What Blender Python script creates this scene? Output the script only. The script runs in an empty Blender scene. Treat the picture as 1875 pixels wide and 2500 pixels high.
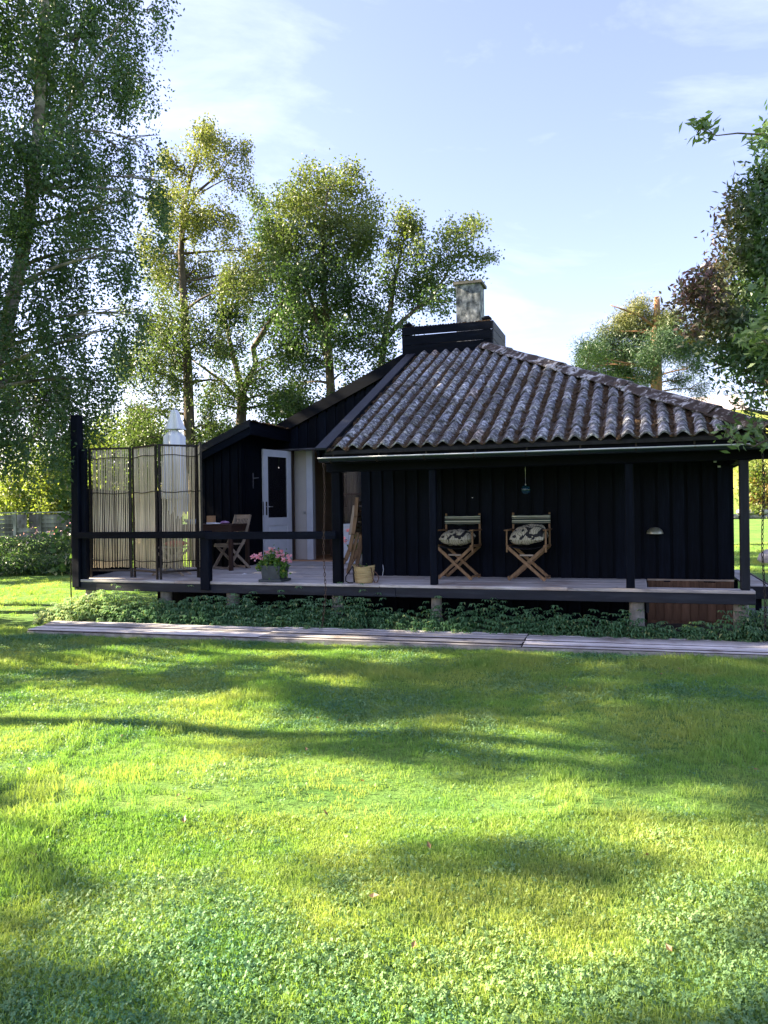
import bpy, bmesh, math, random
import numpy as np
from mathutils import Vector, Matrix, Euler
C = bpy.context.scene.collection
rad = math.radians

# ------------------------------------------------------------------ camera
CAM = Vector((4.11, -10.249, 1.65))
def cam_basis(yaw, pitch, roll):
    y, p, r = map(rad, (yaw, pitch, roll))
    f = Vector((-math.sin(y)*math.cos(p), math.cos(y)*math.cos(p), math.sin(p)))
    r0 = Vector((math.cos(y), math.sin(y), 0)); u0 = r0.cross(f)
    return r0*math.cos(r)+u0*math.sin(r), -r0*math.sin(r)+u0*math.cos(r), f
RT, UP, FW = cam_basis(18.179, -0.106, -0.799)
cd = bpy.data.cameras.new('camera'); cam = bpy.data.objects.new('camera', cd); C.objects.link(cam)
M = Matrix((RT, UP, -FW)).transposed().to_4x4(); M.translation = CAM
cam.matrix_world = M
cd.sensor_fit = 'VERTICAL'; cd.sensor_height = 36; cd.lens = 36*1900/2500
cd.clip_end = 2000; cd.clip_start = .05
bpy.context.scene.camera = cam

# ------------------------------------------------------------------ light
SUN_EL = 29; SV = Vector((-.99, -.142, 0)).normalized()
SUN = (SV*math.cos(rad(SUN_EL)) + Vector((0, 0, math.sin(rad(SUN_EL))))).normalized()
w = bpy.data.worlds.new('World'); bpy.context.scene.world = w; w.use_nodes = True
nt = w.node_tree; bg = nt.nodes['Background']
sky = nt.nodes.new('ShaderNodeTexSky'); sky.sky_type = 'NISHITA'; sky.sun_disc = False
sky.sun_elevation = rad(SUN_EL); sky.sun_rotation = math.atan2(SUN.x, SUN.y)
sky.air_density = 1.0; sky.dust_density = 1.2; sky.ozone_density = 2.2
tc = nt.nodes.new('ShaderNodeTexCoord')
mp = nt.nodes.new('ShaderNodeMapping'); mp.inputs['Scale'].default_value = (1.0, 1.0, 3.6); mp.inputs['Rotation'].default_value = (0, .25, .3)
nz = nt.nodes.new('ShaderNodeTexNoise'); nz.inputs['Scale'].default_value = 2.6; nz.inputs['Detail'].default_value = 9; nz.inputs['Roughness'].default_value = .6; nz.inputs['Distortion'].default_value = .5
rp = nt.nodes.new('ShaderNodeValToRGB'); rp.color_ramp.elements[0].position = .46; rp.color_ramp.elements[1].position = .80
rp.color_ramp.elements[0].color = (.03, .03, .03, 1); rp.color_ramp.elements[1].color = (.20, .20, .20, 1)
tint = nt.nodes.new('ShaderNodeMix'); tint.data_type = 'RGBA'; tint.blend_type = 'MULTIPLY'; tint.inputs[0].default_value = 1
tint.inputs[7].default_value = (1.20, .98, 1.10, 1)
mx = nt.nodes.new('ShaderNodeMix'); mx.data_type = 'RGBA'; mx.inputs[7].default_value = (10.0, 10.2, 11.4, 1)
L = nt.links.new
L(tc.outputs['Generated'], mp.inputs[0]); L(mp.outputs[0], nz.inputs['Vector']); L(nz.outputs['Fac'], rp.inputs[0])
L(sky.outputs[0], tint.inputs[6]); L(tint.outputs[2], mx.inputs[6]); L(rp.outputs[0], mx.inputs[0]); L(mx.outputs[2], bg.inputs[0])
bg.inputs[1].default_value = .054
sl = bpy.data.lights.new('sun', 'SUN'); sl.energy = 5.0; sl.angle = rad(.55); sl.color = (1, .86, .62)
so = bpy.data.objects.new('sun', sl); C.objects.link(so); so.rotation_euler = (-SUN).to_track_quat('-Z', 'Y').to_euler()
so.location = (-20, 5, 20)
vs = bpy.context.scene.view_settings
vs.view_transform = 'Standard'; vs.look = 'None'; vs.gamma = 1; vs.use_curve_mapping = False
vs.exposure = 2.8

# ------------------------------------------------------------------ materials
def nm(name):
    m = bpy.data.materials.new(name); m.use_nodes = True
    n = m.node_tree; b = n.nodes['Principled BSDF']
    return m, n, b
def ramp(n, pts):
    r = n.nodes.new('ShaderNodeValToRGB'); e = r.color_ramp.elements
    e[0].position, e[0].color = pts[0][0], (*pts[0][1], 1)
    e[1].position, e[1].color = pts[-1][0], (*pts[-1][1], 1)
    for p, c in pts[1:-1]:
        x = e.new(p); x.color = (*c, 1)
    return r
def noise(n, scale, stretch=(1, 1, 1), detail=6, rough=.6, coord='Object', dist=0):
    if coord == 'World':
        t = n.nodes.new('ShaderNodeNewGeometry'); o = t.outputs['Position']
    else:
        t = n.nodes.new('ShaderNodeTexCoord'); o = t.outputs[coord]
    m = n.nodes.new('ShaderNodeMapping'); m.inputs['Scale'].default_value = stretch
    z = n.nodes.new('ShaderNodeTexNoise'); z.inputs['Scale'].default_value = scale
    z.inputs['Detail'].default_value = detail; z.inputs['Roughness'].default_value = rough; z.inputs['Distortion'].default_value = dist
    n.links.new(o, m.inputs[0]); n.links.new(m.outputs[0], z.inputs['Vector'])
    return z.outputs['Fac']
def mixc(n, fac, a, b, mode='MIX'):
    x = n.nodes.new('ShaderNodeMix'); x.data_type = 'RGBA'; x.blend_type = mode
    for s, v in ((x.inputs[0], fac), (x.inputs[6], a), (x.inputs[7], b)):
        if isinstance(v, (int, float)): s.default_value = v
        elif isinstance(v, tuple): s.default_value = (*v, 1)
        else: n.links.new(v, s)
    return x.outputs[2]
def math_(n, op, a, b=0.0):
    x = n.nodes.new('ShaderNodeMath'); x.operation = op
    for s, v in ((x.inputs[0], a), (x.inputs[1], b)):
        if isinstance(v, (int, float)): s.default_value = v
        else: n.links.new(v, s)
    return x.outputs[0]
def bump(n, b, h, dist, strength=1):
    x = n.nodes.new('ShaderNodeBump'); x.inputs['Distance'].default_value = dist; x.inputs['Strength'].default_value = strength
    n.links.new(h, x.inputs['Height']); n.links.new(x.outputs[0], b.inputs['Normal'])
def surf(name, pts, scale=8, stretch=(1, 1, 1), rough=.6, bd=.002, var=.25, spec=.4, metal=0, coord='Object', stain=None, dist=0, detail=6):
    """noise-coloured surface; var = brightness variation from piece to piece"""
    m, n, b = nm(name)
    f = noise(n, scale, stretch, detail=detail, coord=coord, dist=dist)
    c = ramp(n, pts); n.links.new(f, c.inputs[0]); col = c.outputs[0]
    if stain:
        sc, lo, hi, sca = stain[:4]
        f2 = noise(n, sca, coord='World'); r2 = ramp(n, [(lo, (0, 0, 0)), (hi, (1, 1, 1))]); n.links.new(f2, r2.inputs[0])
        col = mixc(n, r2.outputs[0], col, sc)
    if var:
        oi = n.nodes.new('ShaderNodeObjectInfo')
        k = math_(n, 'MULTIPLY_ADD', oi.outputs['Random'], var*2); k.node.inputs[2].default_value = 1-var
        hs = n.nodes.new('ShaderNodeHueSaturation'); n.links.new(k, hs.inputs['Value']); n.links.new(col, hs.inputs['Color']); col = hs.outputs[0]
    n.links.new(col, b.inputs['Base Color'])
    b.inputs['Roughness'].default_value = rough; b.inputs['Specular IOR Level'].default_value = spec; b.inputs['Metallic'].default_value = metal
    if bd: bump(n, b, f, bd)
    return m
AX = {'x': (.12, 1, 1), 'y': (1, .12, 1), 'z': (1, 1, .12)}
def woods(name, pts, scale=26, rough=.6, bd=.002, var=.25, spec=.4, stain=None):
    return {a: surf(name+'_'+a, pts, scale, AX[a], rough, bd, var, spec, stain=stain, dist=.4) for a in 'xyz'}
BLACK = woods('black_timber', [(.3, (.0011, .0021, .0052)), (.55, (.0024, .0042, .0098)), (.8, (.006, .0098, .019))], 22, .65, .0015, .35, .08)
FASC = woods('black_weathered', [(.3, (.004, .0055, .011)), (.55, (.0085, .0115, .021)), (.8, (.026, .032, .047))], 18, .6, .0015, .2, .3)
DECK = woods('weathered_deck', [(.25, (.15, .13, .12)), (.45, (.38, .355, .345)), (.7, (.56, .535, .53))], 20, .75, .002, .2, .2, stain=((.22, .16, .13), .52, .75, 1.1))
SLAT = woods('boardwalk_grey', [(.25, (.18, .155, .145)), (.45, (.46, .43, .42)), (.75, (.68, .65, .64))], 22, .8, .003, .45, .2, stain=((.20, .15, .12), .55, .75, 2.3))
TEAK = woods('silvered_teak', [(.3, (.20, .15, .11)), (.7, (.42, .35, .28))], 22, .7, .001, .15, .3)
HONEY = woods('honey_wood', [(.3, (.12, .065, .03)), (.7, (.27, .16, .08))], 22, .55, .001, .15, .35)
DARKW = woods('dark_brown_wood', [(.3, (.018, .008, .006)), (.7, (.055, .025, .017))], 20, .5, .001, .15, .4)
BROWN = woods('red_brown_planks', [(.3, (.08, .042, .024)), (.7, (.19, .105, .064))], 16, .7, .002, .25, .2)
WHITE = surf('white_paint', [(.3, (.62, .65, .72)), (.7, (.72, .74, .80))], 5, rough=.4, bd=.0004, var=.04)
CONC = surf('pier_concrete', [(.3, (.16, .15, .13)), (.7, (.38, .36, .32))], 9, rough=.9, bd=.004, var=.1)
RIM_HIGHLIGHT = surf('gutter_rim', [(.3, (.62, .64, .70)), (.7, (.7, .72, .78))], 4, rough=.35, bd=0, var=0)  # pale colour paints the bright highlight line along the gutter
GUT = surf('gutter_metal', [(.3, (.012, .022, .024)), (.7, (.03, .045, .05))], 4, (.2, 1, 1), .28, 0, .05, .6, .7)
IRON = surf('dark_iron', [(.3, (.012, .011, .012)), (.7, (.05, .04, .035))], 30, rough=.6, bd=0, var=.1, metal=.5)
RUST = surf('rusted_chain', [(.3, (.03, .02, .02)), (.7, (.14, .09, .06))], 30, rough=.7, bd=0, var=.1, metal=.4)
STEEL = surf('brushed_steel', [(.3, (.5, .5, .52)), (.7, (.7, .7, .72))], 20, rough=.3, bd=0, var=0, metal=.9)
FELT = surf('roof_felt', [(.3, (.006, .006, .008)), (.7, (.02, .02, .022))], 12, rough=.9, bd=.003, var=0, coord='World')
CANVAS = surf('white_canvas', [(.3, (.74, .75, .78)), (.7, (.82, .83, .85))], 6, (1, 1, .3), .85, .002, .03, .1)
PLAST = surf('interior_white', [(.3, (.58, .54, .51)), (.7, (.66, .62, .58))], 2, rough=.8, bd=0, var=0)
BEIGE = surf('interior_beige', [(.3, (.44, .34, .26)), (.7, (.52, .42, .33))], 2, rough=.8, bd=0, var=0)
OAK = surf('interior_floor', [(.3, (.45, .22, .10)), (.7, (.6, .33, .17))], 6, (.3, 1, 1), .5, 0, .1)
SLATE = surf('slate', [(.3, (.03, .03, .036)), (.7, (.10, .10, .11))], 9, rough=.7, bd=.004, var=.3)
STONE = surf('field_stone', [(.3, (.15, .14, .15)), (.5, (.27, .26, .26)), (.7, (.42, .40, .40))], 5, rough=.9, bd=.02, var=.25)
STICK = surf('willow_stick', [(.25, (.28, .21, .13)), (.5, (.55, .46, .31)), (.75, (.72, .63, .46))], 9, (1, 1, .12), .7, .001, .3, .2)
STRAW = surf('straw', [(.3, (.30, .21, .09)), (.7, (.55, .42, .22))], 10, (.4, .4, 8), .75, .004, .05, .2)
LEATH = surf('brown_leather', [(.3, (.05, .025, .018)), (.7, (.12, .06, .04))], 10, rough=.6, bd=0, var=0)
BLKF = surf('black_strap', [(.3, (.005, .005, .007)), (.7, (.012, .012, .015))], 10, rough=.8, bd=0, var=0)
POT = surf('slate_grey_pot', [(.3, (.025, .034, .042)), (.7, (.06, .075, .085))], 9, rough=.6, bd=.001, var=0)
TAN = surf('light_wood_box', [(.3, (.36, .20, .10)), (.7, (.50, .30, .16))], 10, (1, 1, 6), .6, 0, 0)
PURP = surf('purple_cloth', [(.3, (.16, .04, .16)), (.7, (.45, .30, .5))], 25, rough=.9, bd=0, var=0)
REDF = surf('red_fabric', [(.3, (.45, .05, .05)), (.7, (.6, .10, .09))], 8, rough=.9, bd=0, var=0)
BRASS = surf('dull_brass', [(.3, (.18, .18, .13)), (.7, (.36, .36, .28))], 6, rough=.4, bd=0, var=0, metal=.6)
MOSS = surf('roof_moss', [(.3, (.024, .016, .010)), (.5, (.05, .033, .020)), (.7, (.11, .075, .045))], 40, rough=1, bd=.004, var=0, coord='World', spec=.05)
BARK = surf('grey_brown_bark', [(.3, (.045, .036, .028)), (.7, (.16, .135, .11))], 6, (1, 1, .3), .9, .02, .1, .1, coord='World')
BIRCH = surf('birch_bark', [(.35, (.05, .045, .04)), (.5, (.2, .18, .16)), (.65, (.42, .39, .35))], 3.5, (1, 1, 1.6), .85, .01, .1, .1, coord='World')
PINEB = surf('pine_bark', [(.3, (.14, .075, .04)), (.7, (.40, .23, .13))], 6, (1, 1, .4), .9, .03, 0, .1, coord='World')
COMP = surf('grey_board', [(.35, (.035, .033, .035)), (.65, (.22, .22, .26))], 1.6, (1, 1, .5), .8, 0, .5)
FROOF = surf('far_roof', [(.3, (.28, .24, .24)), (.7, (.36, .31, .31))], 1, rough=.8, bd=0, var=0)
FWALL = surf('far_wall', [(.3, (.30, .30, .30)), (.7, (.38, .37, .36))], 1, rough=.8, bd=0, var=0)
def glass_mat():
    m, n, b = nm('dark_window_glass')
    b.inputs['Base Color'].default_value = (.02, .02, .025, 1); b.inputs['Roughness'].default_value = .04
    b.inputs['Specular IOR Level'].default_value = .5; b.inputs['Alpha'].default_value = .45
    return m
GLASS = glass_mat()
def ball_mat():
    m, n, b = nm('blue_blown_glass'); b.inputs['Base Color'].default_value = (.015, .07, .12, 1)
    b.inputs['Roughness'].default_value = .03; b.inputs['Transmission Weight'].default_value = .55; b.inputs['IOR'].default_value = 1.5
    return m
BALL = ball_mat()
def bowl_mat():
    m, n, b = nm('clear_bowl'); b.inputs['Base Color'].default_value = (.65, .75, .95, 1)
    b.inputs['Roughness'].default_value = .1; b.inputs['Transmission Weight'].default_value = .5
    return m
BOWL = bowl_mat()
def tile_mat():
    m, n, b = nm('lichened_roof_tile')
    base = ramp(n, [(.34, (.03, .031, .035)), (.45, (.105, .11, .122)), (.53, (.25, .26, .285)), (.62, (.68, .70, .73))])
    n.links.new(noise(n, 15, coord='World', detail=9, rough=.72), base.inputs[0])
    big = ramp(n, [(.38, (.58, .54, .50)), (.60, (1.05, 1.05, 1.07))]); n.links.new(noise(n, 1.3, coord='World', detail=3), big.inputs[0])
    col = mixc(n, 1.0, base.outputs[0], big.outputs[0], 'MULTIPLY')
    # moss and dirt gather in the trough of each tile (local height) and at random
    t = n.nodes.new('ShaderNodeTexCoord'); sx = n.nodes.new('ShaderNodeSeparateXYZ'); n.links.new(t.outputs['Object'], sx.inputs[0])
    h = math_(n, 'MULTIPLY', sx.outputs[2], -11.0)
    f = math_(n, 'ADD', h, noise(n, 22, coord='World', detail=6, rough=.7))
    f = math_(n, 'ADD', f, math_(n, 'MULTIPLY', noise(n, 1.1, coord='World', detail=3), .55))
    r = ramp(n, [(.78, (0, 0, 0)), (.88, (1, 1, 1))]); n.links.new(f, r.inputs[0])
    mc = ramp(n, [(.35, (.030, .019, .012)), (.55, (.075, .048, .030)), (.7, (.16, .12, .08))]); n.links.new(noise(n, 60, coord='World', detail=4), mc.inputs[0])
    col = mixc(n, r.outputs[0], col, mc.outputs[0])
    # white flecks of bird lime and fallen birch leaves
    fl = ramp(n, [(.70, (0, 0, 0)), (.73, (1, 1, 1))]); n.links.new(noise(n, 55, coord='World', detail=2, rough=.4), fl.inputs[0])
    col = mixc(n, math_(n, 'MULTIPLY', fl.outputs[0], .8), col, (.6, .58, .58))
    oi = n.nodes.new('ShaderNodeObjectInfo'); tr = ramp(n, [(.0, (.82, .82, .88)), (.95, (1.12, 1.1, 1.1)), (.96, (1.3, 1.08, .95)), (1, (1.3, 1.05, .92))])
    n.links.new(oi.outputs['Random'], tr.inputs[0])
    col = mixc(n, 1.0, col, tr.outputs[0], 'MULTIPLY')
    n.links.new(col, b.inputs['Base Color']); b.inputs['Roughness'].default_value = .72; b.inputs['Specular IOR Level'].default_value = .35
    bump(n, b, noise(n, 45, coord='World', detail=5, rough=.7), .006)
    return m
TILE = tile_mat()
def ridge_mat():
    m, n, b = nm('mossy_ridge')
    base = ramp(n, [(.47, (.04, .027, .021)), (.53, (.10, .085, .08)), (.58, (.45, .45, .46)), (.75, (.64, .64, .65))])
    n.links.new(noise(n, 5.5, coord='World', detail=8, rough=.7, dist=.6), base.inputs[0])
    n.links.new(base.outputs[0], b.inputs['Base Color']); b.inputs['Roughness'].default_value = .9
    bump(n, b, noise(n, 30, coord='World'), .01)
    return m
RIDGE = ridge_mat()
CHIM = surf('chimney_render', [(.35, (.04, .045, .05)), (.46, (.12, .13, .14)), (.56, (.24, .25, .26)), (.70, (.50, .51, .52))], 9, (1, 1, .7), .95, .01, 0, .1, coord='World', detail=10)
CHCAP = surf('chimney_cap', [(.3, (.06, .06, .055)), (.7, (.15, .145, .13))], 6, rough=.95, bd=.004, var=0)
def stripe_mat():
    m, n, b = nm('striped_canvas'); t = n.nodes.new('ShaderNodeTexCoord'); s = n.nodes.new('ShaderNodeSeparateXYZ'); n.links.new(t.outputs['Object'], s.inputs[0])
    f = math_(n, 'FRACT', math_(n, 'MULTIPLY', s.outputs[2], 15.0)); r = ramp(n, [(0, (.012, .018, .018)), (1, (.012, .018, .018))]); r.color_ramp.interpolation = 'CONSTANT'
    for p, c in ((.28, (.36, .36, .27)), (.40, (.012, .018, .018)), (.52, (.06, .09, .07)), (.64, (.55, .55, .44)), (.82, (.05, .07, .06))):
        e = r.color_ramp.elements.new(p); e.color = (*c, 1)
    n.links.new(f, r.inputs[0]); n.links.new(r.outputs[0], b.inputs['Base Color']); b.inputs['Roughness'].default_value = .9
    return m
STRIPE = stripe_mat()
def cushion_mat():
    m, n, b = nm('leaf_print_fabric')
    f = noise(n, 6.2, coord='Object', detail=1.6, rough=.4, dist=1.6); r = ramp(n, [(.525, (.40, .37, .28)), (.54, (.012, .012, .016))]); n.links.new(f, r.inputs[0])
    v = n.nodes.new('ShaderNodeTexWave'); v.inputs['Scale'].default_value = 9; v.inputs['Distortion'].default_value = 9; v.inputs['Detail'].default_value = 1
    t = n.nodes.new('ShaderNodeTexCoord'); n.links.new(t.outputs['Object'], v.inputs['Vector'])
    r2 = ramp(n, [(.06, (.35, .34, .28)), (.13, (1, 1, 1))]); n.links.new(v.outputs['Fac'], r2.inputs[0])
    n.links.new(mixc(n, 1., r.outputs[0], r2.outputs[0], 'MULTIPLY'), b.inputs['Base Color']); b.inputs['Roughness'].default_value = .9
    return m
CUSH = cushion_mat()

def leaf_mat(name, ca, cb, cg, trans=.38, spec=.35, patch=None):
    m, n, b = nm(name); out = n.nodes['Material Output']
    a = n.nodes.new('ShaderNodeAttribute'); a.attribute_name = 'lr'
    g = n.nodes.new('ShaderNodeAttribute'); g.attribute_name = 'lg'
    col = mixc(n, a.outputs['Fac'], ca, cb); col = mixc(n, g.outputs['Fac'], col, cg)
    n.links.new(col, b.inputs['Base Color']); b.inputs['Roughness'].default_value = .45; b.inputs['Specular IOR Level'].default_value = spec
    t = n.nodes.new('ShaderNodeBsdfTranslucent')
    n.links.new(mixc(n, 1., col, (1.35, 1.5, .65), 'MULTIPLY'), t.inputs[0])
    x = n.nodes.new('ShaderNodeMixShader'); x.inputs[0].default_value = trans
    n.links.new(b.outputs[0], x.inputs[1]); n.links.new(t.outputs[0], x.inputs[2]); n.links.new(x.outputs[0], out.inputs[0])
    return m
LBIRCH = leaf_mat('birch_leaf', (.04, .085, .045), (.085, .14, .06), (.26, .24, .05))
LGOLD = leaf_mat('golden_birch_leaf', (.055, .09, .038), (.10, .13, .05), (.21, .21, .065))
LALDER = leaf_mat('broad_leaf', (.035, .07, .032), (.07, .115, .042), (.18, .20, .06))
LCHERRY = leaf_mat('dark_cherry_leaf', (.028, .07, .03), (.06, .115, .04), (.10, .05, .06), .25)
LPALE = leaf_mat('pale_green_leaf', (.08, .14, .055), (.13, .20, .08), (.2, .24, .09), .3)
LCOVER = leaf_mat('ground_cover_leaf', (.08, .19, .09), (.16, .30, .15), (.42, .46, .20), .35, .5)
LFLOW = leaf_mat('geranium_leaf', (.05, .13, .025), (.11, .22, .045), (.3, .3, .05), .35)
LPINE = leaf_mat('pine_needle', (.035, .075, .04), (.07, .12, .05), (.30, .26, .07), .15)
LBUSH = leaf_mat('background_bush_leaf', (.07, .12, .035), (.14, .19, .05), (.30, .31, .08), .4)
LORNG = leaf_mat('autumn_bush_leaf', (.12, .14, .05), (.26, .17, .06), (.42, .26, .10), .35)
PINK = leaf_mat('pink_petal', (.75, .18, .36), (.85, .42, .58), (.9, .7, .8), .3, .2)
DEADL = leaf_mat('brown_fallen_leaf', (.20, .13, .07), (.42, .24, .12), (.3, .2, .1), .2, .2)

# ------------------------------------------------------------------ object helpers
ORG = {}                                    # frame of every object, so that children can be given in their thing's frame
def thing(name, label, cat, loc=(0, 0, 0), rotz=0, group=None, local=False, kind=None):
    o = bpy.data.objects.new(name, None); C.objects.link(o); o.empty_display_size = .1
    o.location = loc; o.rotation_euler = (0, 0, rotz)
    if label: o['label'] = label
    if cat: o['category'] = cat
    if group: o['group'] = group
    if kind: o['kind'] = kind
    ORG[o.name] = Vector((0, 0, 0)) if local else Vector(loc)
    return o
def place(o, c, parent, label=None):
    C.objects.link(o); c = Vector(c)
    if parent: o.parent = parent; o.location = c - ORG[parent.name]
    else: o.location = c
    ORG[o.name] = c
    if label: o['label'] = label
    return o
def mesh(name, verts, faces, m, c=None, parent=None, smooth=False, label=None):
    v = np.asarray(verts, float)
    if c is None: c = (v.min(0)+v.max(0))/2
    me = bpy.data.meshes.new(name); me.from_pydata([tuple(q) for q in (v-np.asarray(c, float))], [], faces)
    if smooth: me.polygons.foreach_set('use_smooth', [True]*len(me.polygons))
    if isinstance(m, (list, tuple)):
        for k in m: me.materials.append(k)
    else: me.materials.append(m)
    me.update()
    return place(bpy.data.objects.new(name, me), c, parent, label)
_cache = {}
def boxmesh(size, m, bev):
    k = (round(size[0], 3), round(size[1], 3), round(size[2], 3), m.name, round(bev, 4))
    if k in _cache: return _cache[k]
    bm = bmesh.new(); bmesh.ops.create_cube(bm, size=1)
    for v in bm.verts: v.co = Vector((v.co.x*size[0], v.co.y*size[1], v.co.z*size[2]))
    if bev: bmesh.ops.bevel(bm, geom=bm.edges[:], offset=min(bev, min(size)*.3), segments=1, affect='EDGES')
    me = bpy.data.meshes.new('board'); bm.to_mesh(me); bm.free(); me.materials.append(m); _cache[k] = me
    return me
def box(name, lo, hi, m, parent, rot=None, bev=.004, label=None):
    lo, hi = Vector(lo), Vector(hi); s = hi-lo
    o = bpy.data.objects.new(name, boxmesh(s, m, bev)); place(o, (lo+hi)/2, parent, label)
    if rot: o.rotation_euler = rot
    return o
class MB:
    def __init__(s): s.v = []; s.f = []; s.mi = []
    def add(s, vs, fs, mi=0):
        k = len(s.v); s.v += [tuple(v) for v in vs]; s.f += [tuple(i+k for i in f) for f in fs]; s.mi += [mi]*len(fs)
    def fbox(s, O, ex, ey, ez, a, b, mi=0):          # box in a frame O, ex, ey, ez
        O, ex, ey, ez = map(Vector, (O, ex, ey, ez))
        P = [O+ex*x+ey*y+ez*z for z in (a[2], b[2]) for y in (a[1], b[1]) for x in (a[0], b[0])]
        s.add(P, [(0, 2, 3, 1), (4, 5, 7, 6), (0, 1, 5, 4), (2, 6, 7, 3), (0, 4, 6, 2), (1, 3, 7, 5)], mi)
    def box(s, a, b, mi=0): s.fbox((0, 0, 0), (1, 0, 0), (0, 1, 0), (0, 0, 1), a, b, mi)
    def bar(s, p, q, w, t, side=(0, 1, 0), mi=0):    # bar from p to q, w wide across, t thick along side
        p, q = Vector(p), Vector(q); ez = (q-p); l = ez.length; ez.normalize(); sd = Vector(side); ey = (sd-ez*sd.dot(ez)).normalized(); ex = ey.cross(ez)
        s.fbox(p, ex, ey, ez, (-w/2, -t/2, 0), (w/2, t/2, l), mi)
    def tube(s, pts, rs, n=8, cap=True, mi=0):
        pts = [Vector(p) for p in pts]; rs = rs if isinstance(rs, (list, tuple)) else [rs]*len(pts); rings = []
        up = Vector((.31, .17, .93)); vs = []
        for i, p in enumerate(pts):
            d = (pts[min(i+1, len(pts)-1)]-pts[max(i-1, 0)]).normalized(); a = up-d*up.dot(d)
            if a.length < .05: a = Vector((1, 0, 0))-d*d.x
            a.normalize(); b = d.cross(a); up = a
            vs += [p+(a*math.cos(2*math.pi*j/n)+b*math.sin(2*math.pi*j/n))*rs[i] for j in range(n)]
        fs = [(i*n+j, i*n+(j+1) % n, (i+1)*n+(j+1) % n, (i+1)*n+j) for i in range(len(pts)-1) for j in range(n)]
        if cap: fs += [tuple(range(n))[::-1], tuple((len(pts)-1)*n+j for j in range(n))]
        s.add(vs, fs, mi)
    def lathe(s, prof, n=20, c=(0, 0, 0), fn=None, mi=0, sx=1, sy=1):
        vs = []
        for (r, z) in prof:
            for j in range(n):
                a = 2*math.pi*j/n; rr = r*(fn(a, z) if fn else 1); vs.append((c[0]+rr*math.cos(a)*sx, c[1]+rr*math.sin(a)*sy, c[2]+z))
        fs = [(i*n+j, i*n+(j+1) % n, (i+1)*n+(j+1) % n, (i+1)*n+j) for i in range(len(prof)-1) for j in range(n)]
        s.add(vs, fs, mi)
    def build(s, name, m, parent=None, smooth=False, c=None, label=None):
        o = mesh(name, s.v, s.f, m, c, parent, smooth, label)
        if isinstance(m, (list, tuple)): o.data.polygons.foreach_set('material_index', s.mi)
        return o
def copy_thing(src, loc, rotz, label, name=None):
    r = src.copy(); C.objects.link(r); r.location = loc; r.rotation_euler = (0, 0, rotz); r['label'] = label
    for ch in src.children:
        c = ch.copy(); C.objects.link(c); c.parent = r
        for g in ch.children:
            d = g.copy(); C.objects.link(d); d.parent = c
    return r
def tag(o, label=None, cat=None, group=None, kind=None):
    if label: o['label'] = label
    if cat: o['category'] = cat
    if group: o['group'] = group
    if kind: o['kind'] = kind
    return o
rng = np.random.default_rng(7); rnd = random.Random(11)

def raw_mesh(name, V, F, m, parent=None, c=(0, 0, 0), attrs=None, smooth=False):
    """fast mesh from numpy: V (n,3), F (k,4) or (k,3); attrs are per-face floats"""
    V = np.asarray(V, np.float32)-np.asarray(c, np.float32); F = np.asarray(F, np.int32); k = F.shape[1]
    me = bpy.data.meshes.new(name); me.vertices.add(len(V)); me.vertices.foreach_set('co', V.ravel())
    me.loops.add(F.size); me.loops.foreach_set('vertex_index', F.ravel())
    me.polygons.add(len(F)); me.polygons.foreach_set('loop_start', np.arange(0, F.size, k, dtype=np.int32))
    if smooth: me.polygons.foreach_set('use_smooth', np.ones(len(F), bool))
    me.materials.append(m); me.update(calc_edges=True)
    for a, d in (attrs or {}).items():
        t = me.attributes.new(a, 'FLOAT', 'FACE'); t.data.foreach_set('value', np.asarray(d, np.float32))
    return place(bpy.data.objects.new(name, me), c, parent)
def unit(a): return a/np.maximum(np.linalg.norm(a, axis=1, keepdims=True), 1e-6)
def leaf_geo(P, L, W, droop=0., flat=0., fold=0.):
    """rhombic leaves at P; L, W scalars; droop tips them downward, flat keeps them near horizontal"""
    n = len(P); d = rng.normal(size=(n, 3)); d[:, 2] = d[:, 2]*(1-flat)-droop; d = unit(d)
    r = rng.normal(size=(n, 3)); r[:, 2] *= (1-flat); s = unit(np.cross(d, r))
    if flat: s[:, 2] *= (1-flat); s = unit(s)
    l = (L*rng.uniform(.7, 1.25, (n, 1))); wd = l*W/L
    nn = np.cross(d, s)
    V = np.stack([P, P+d*l*.45+s*wd*.5+nn*wd*fold, P+d*l, P+d*l*.45-s*wd*.5+nn*wd*fold], 1).reshape(-1, 3)
    return V, np.arange(4*n).reshape(n, 4)

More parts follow.
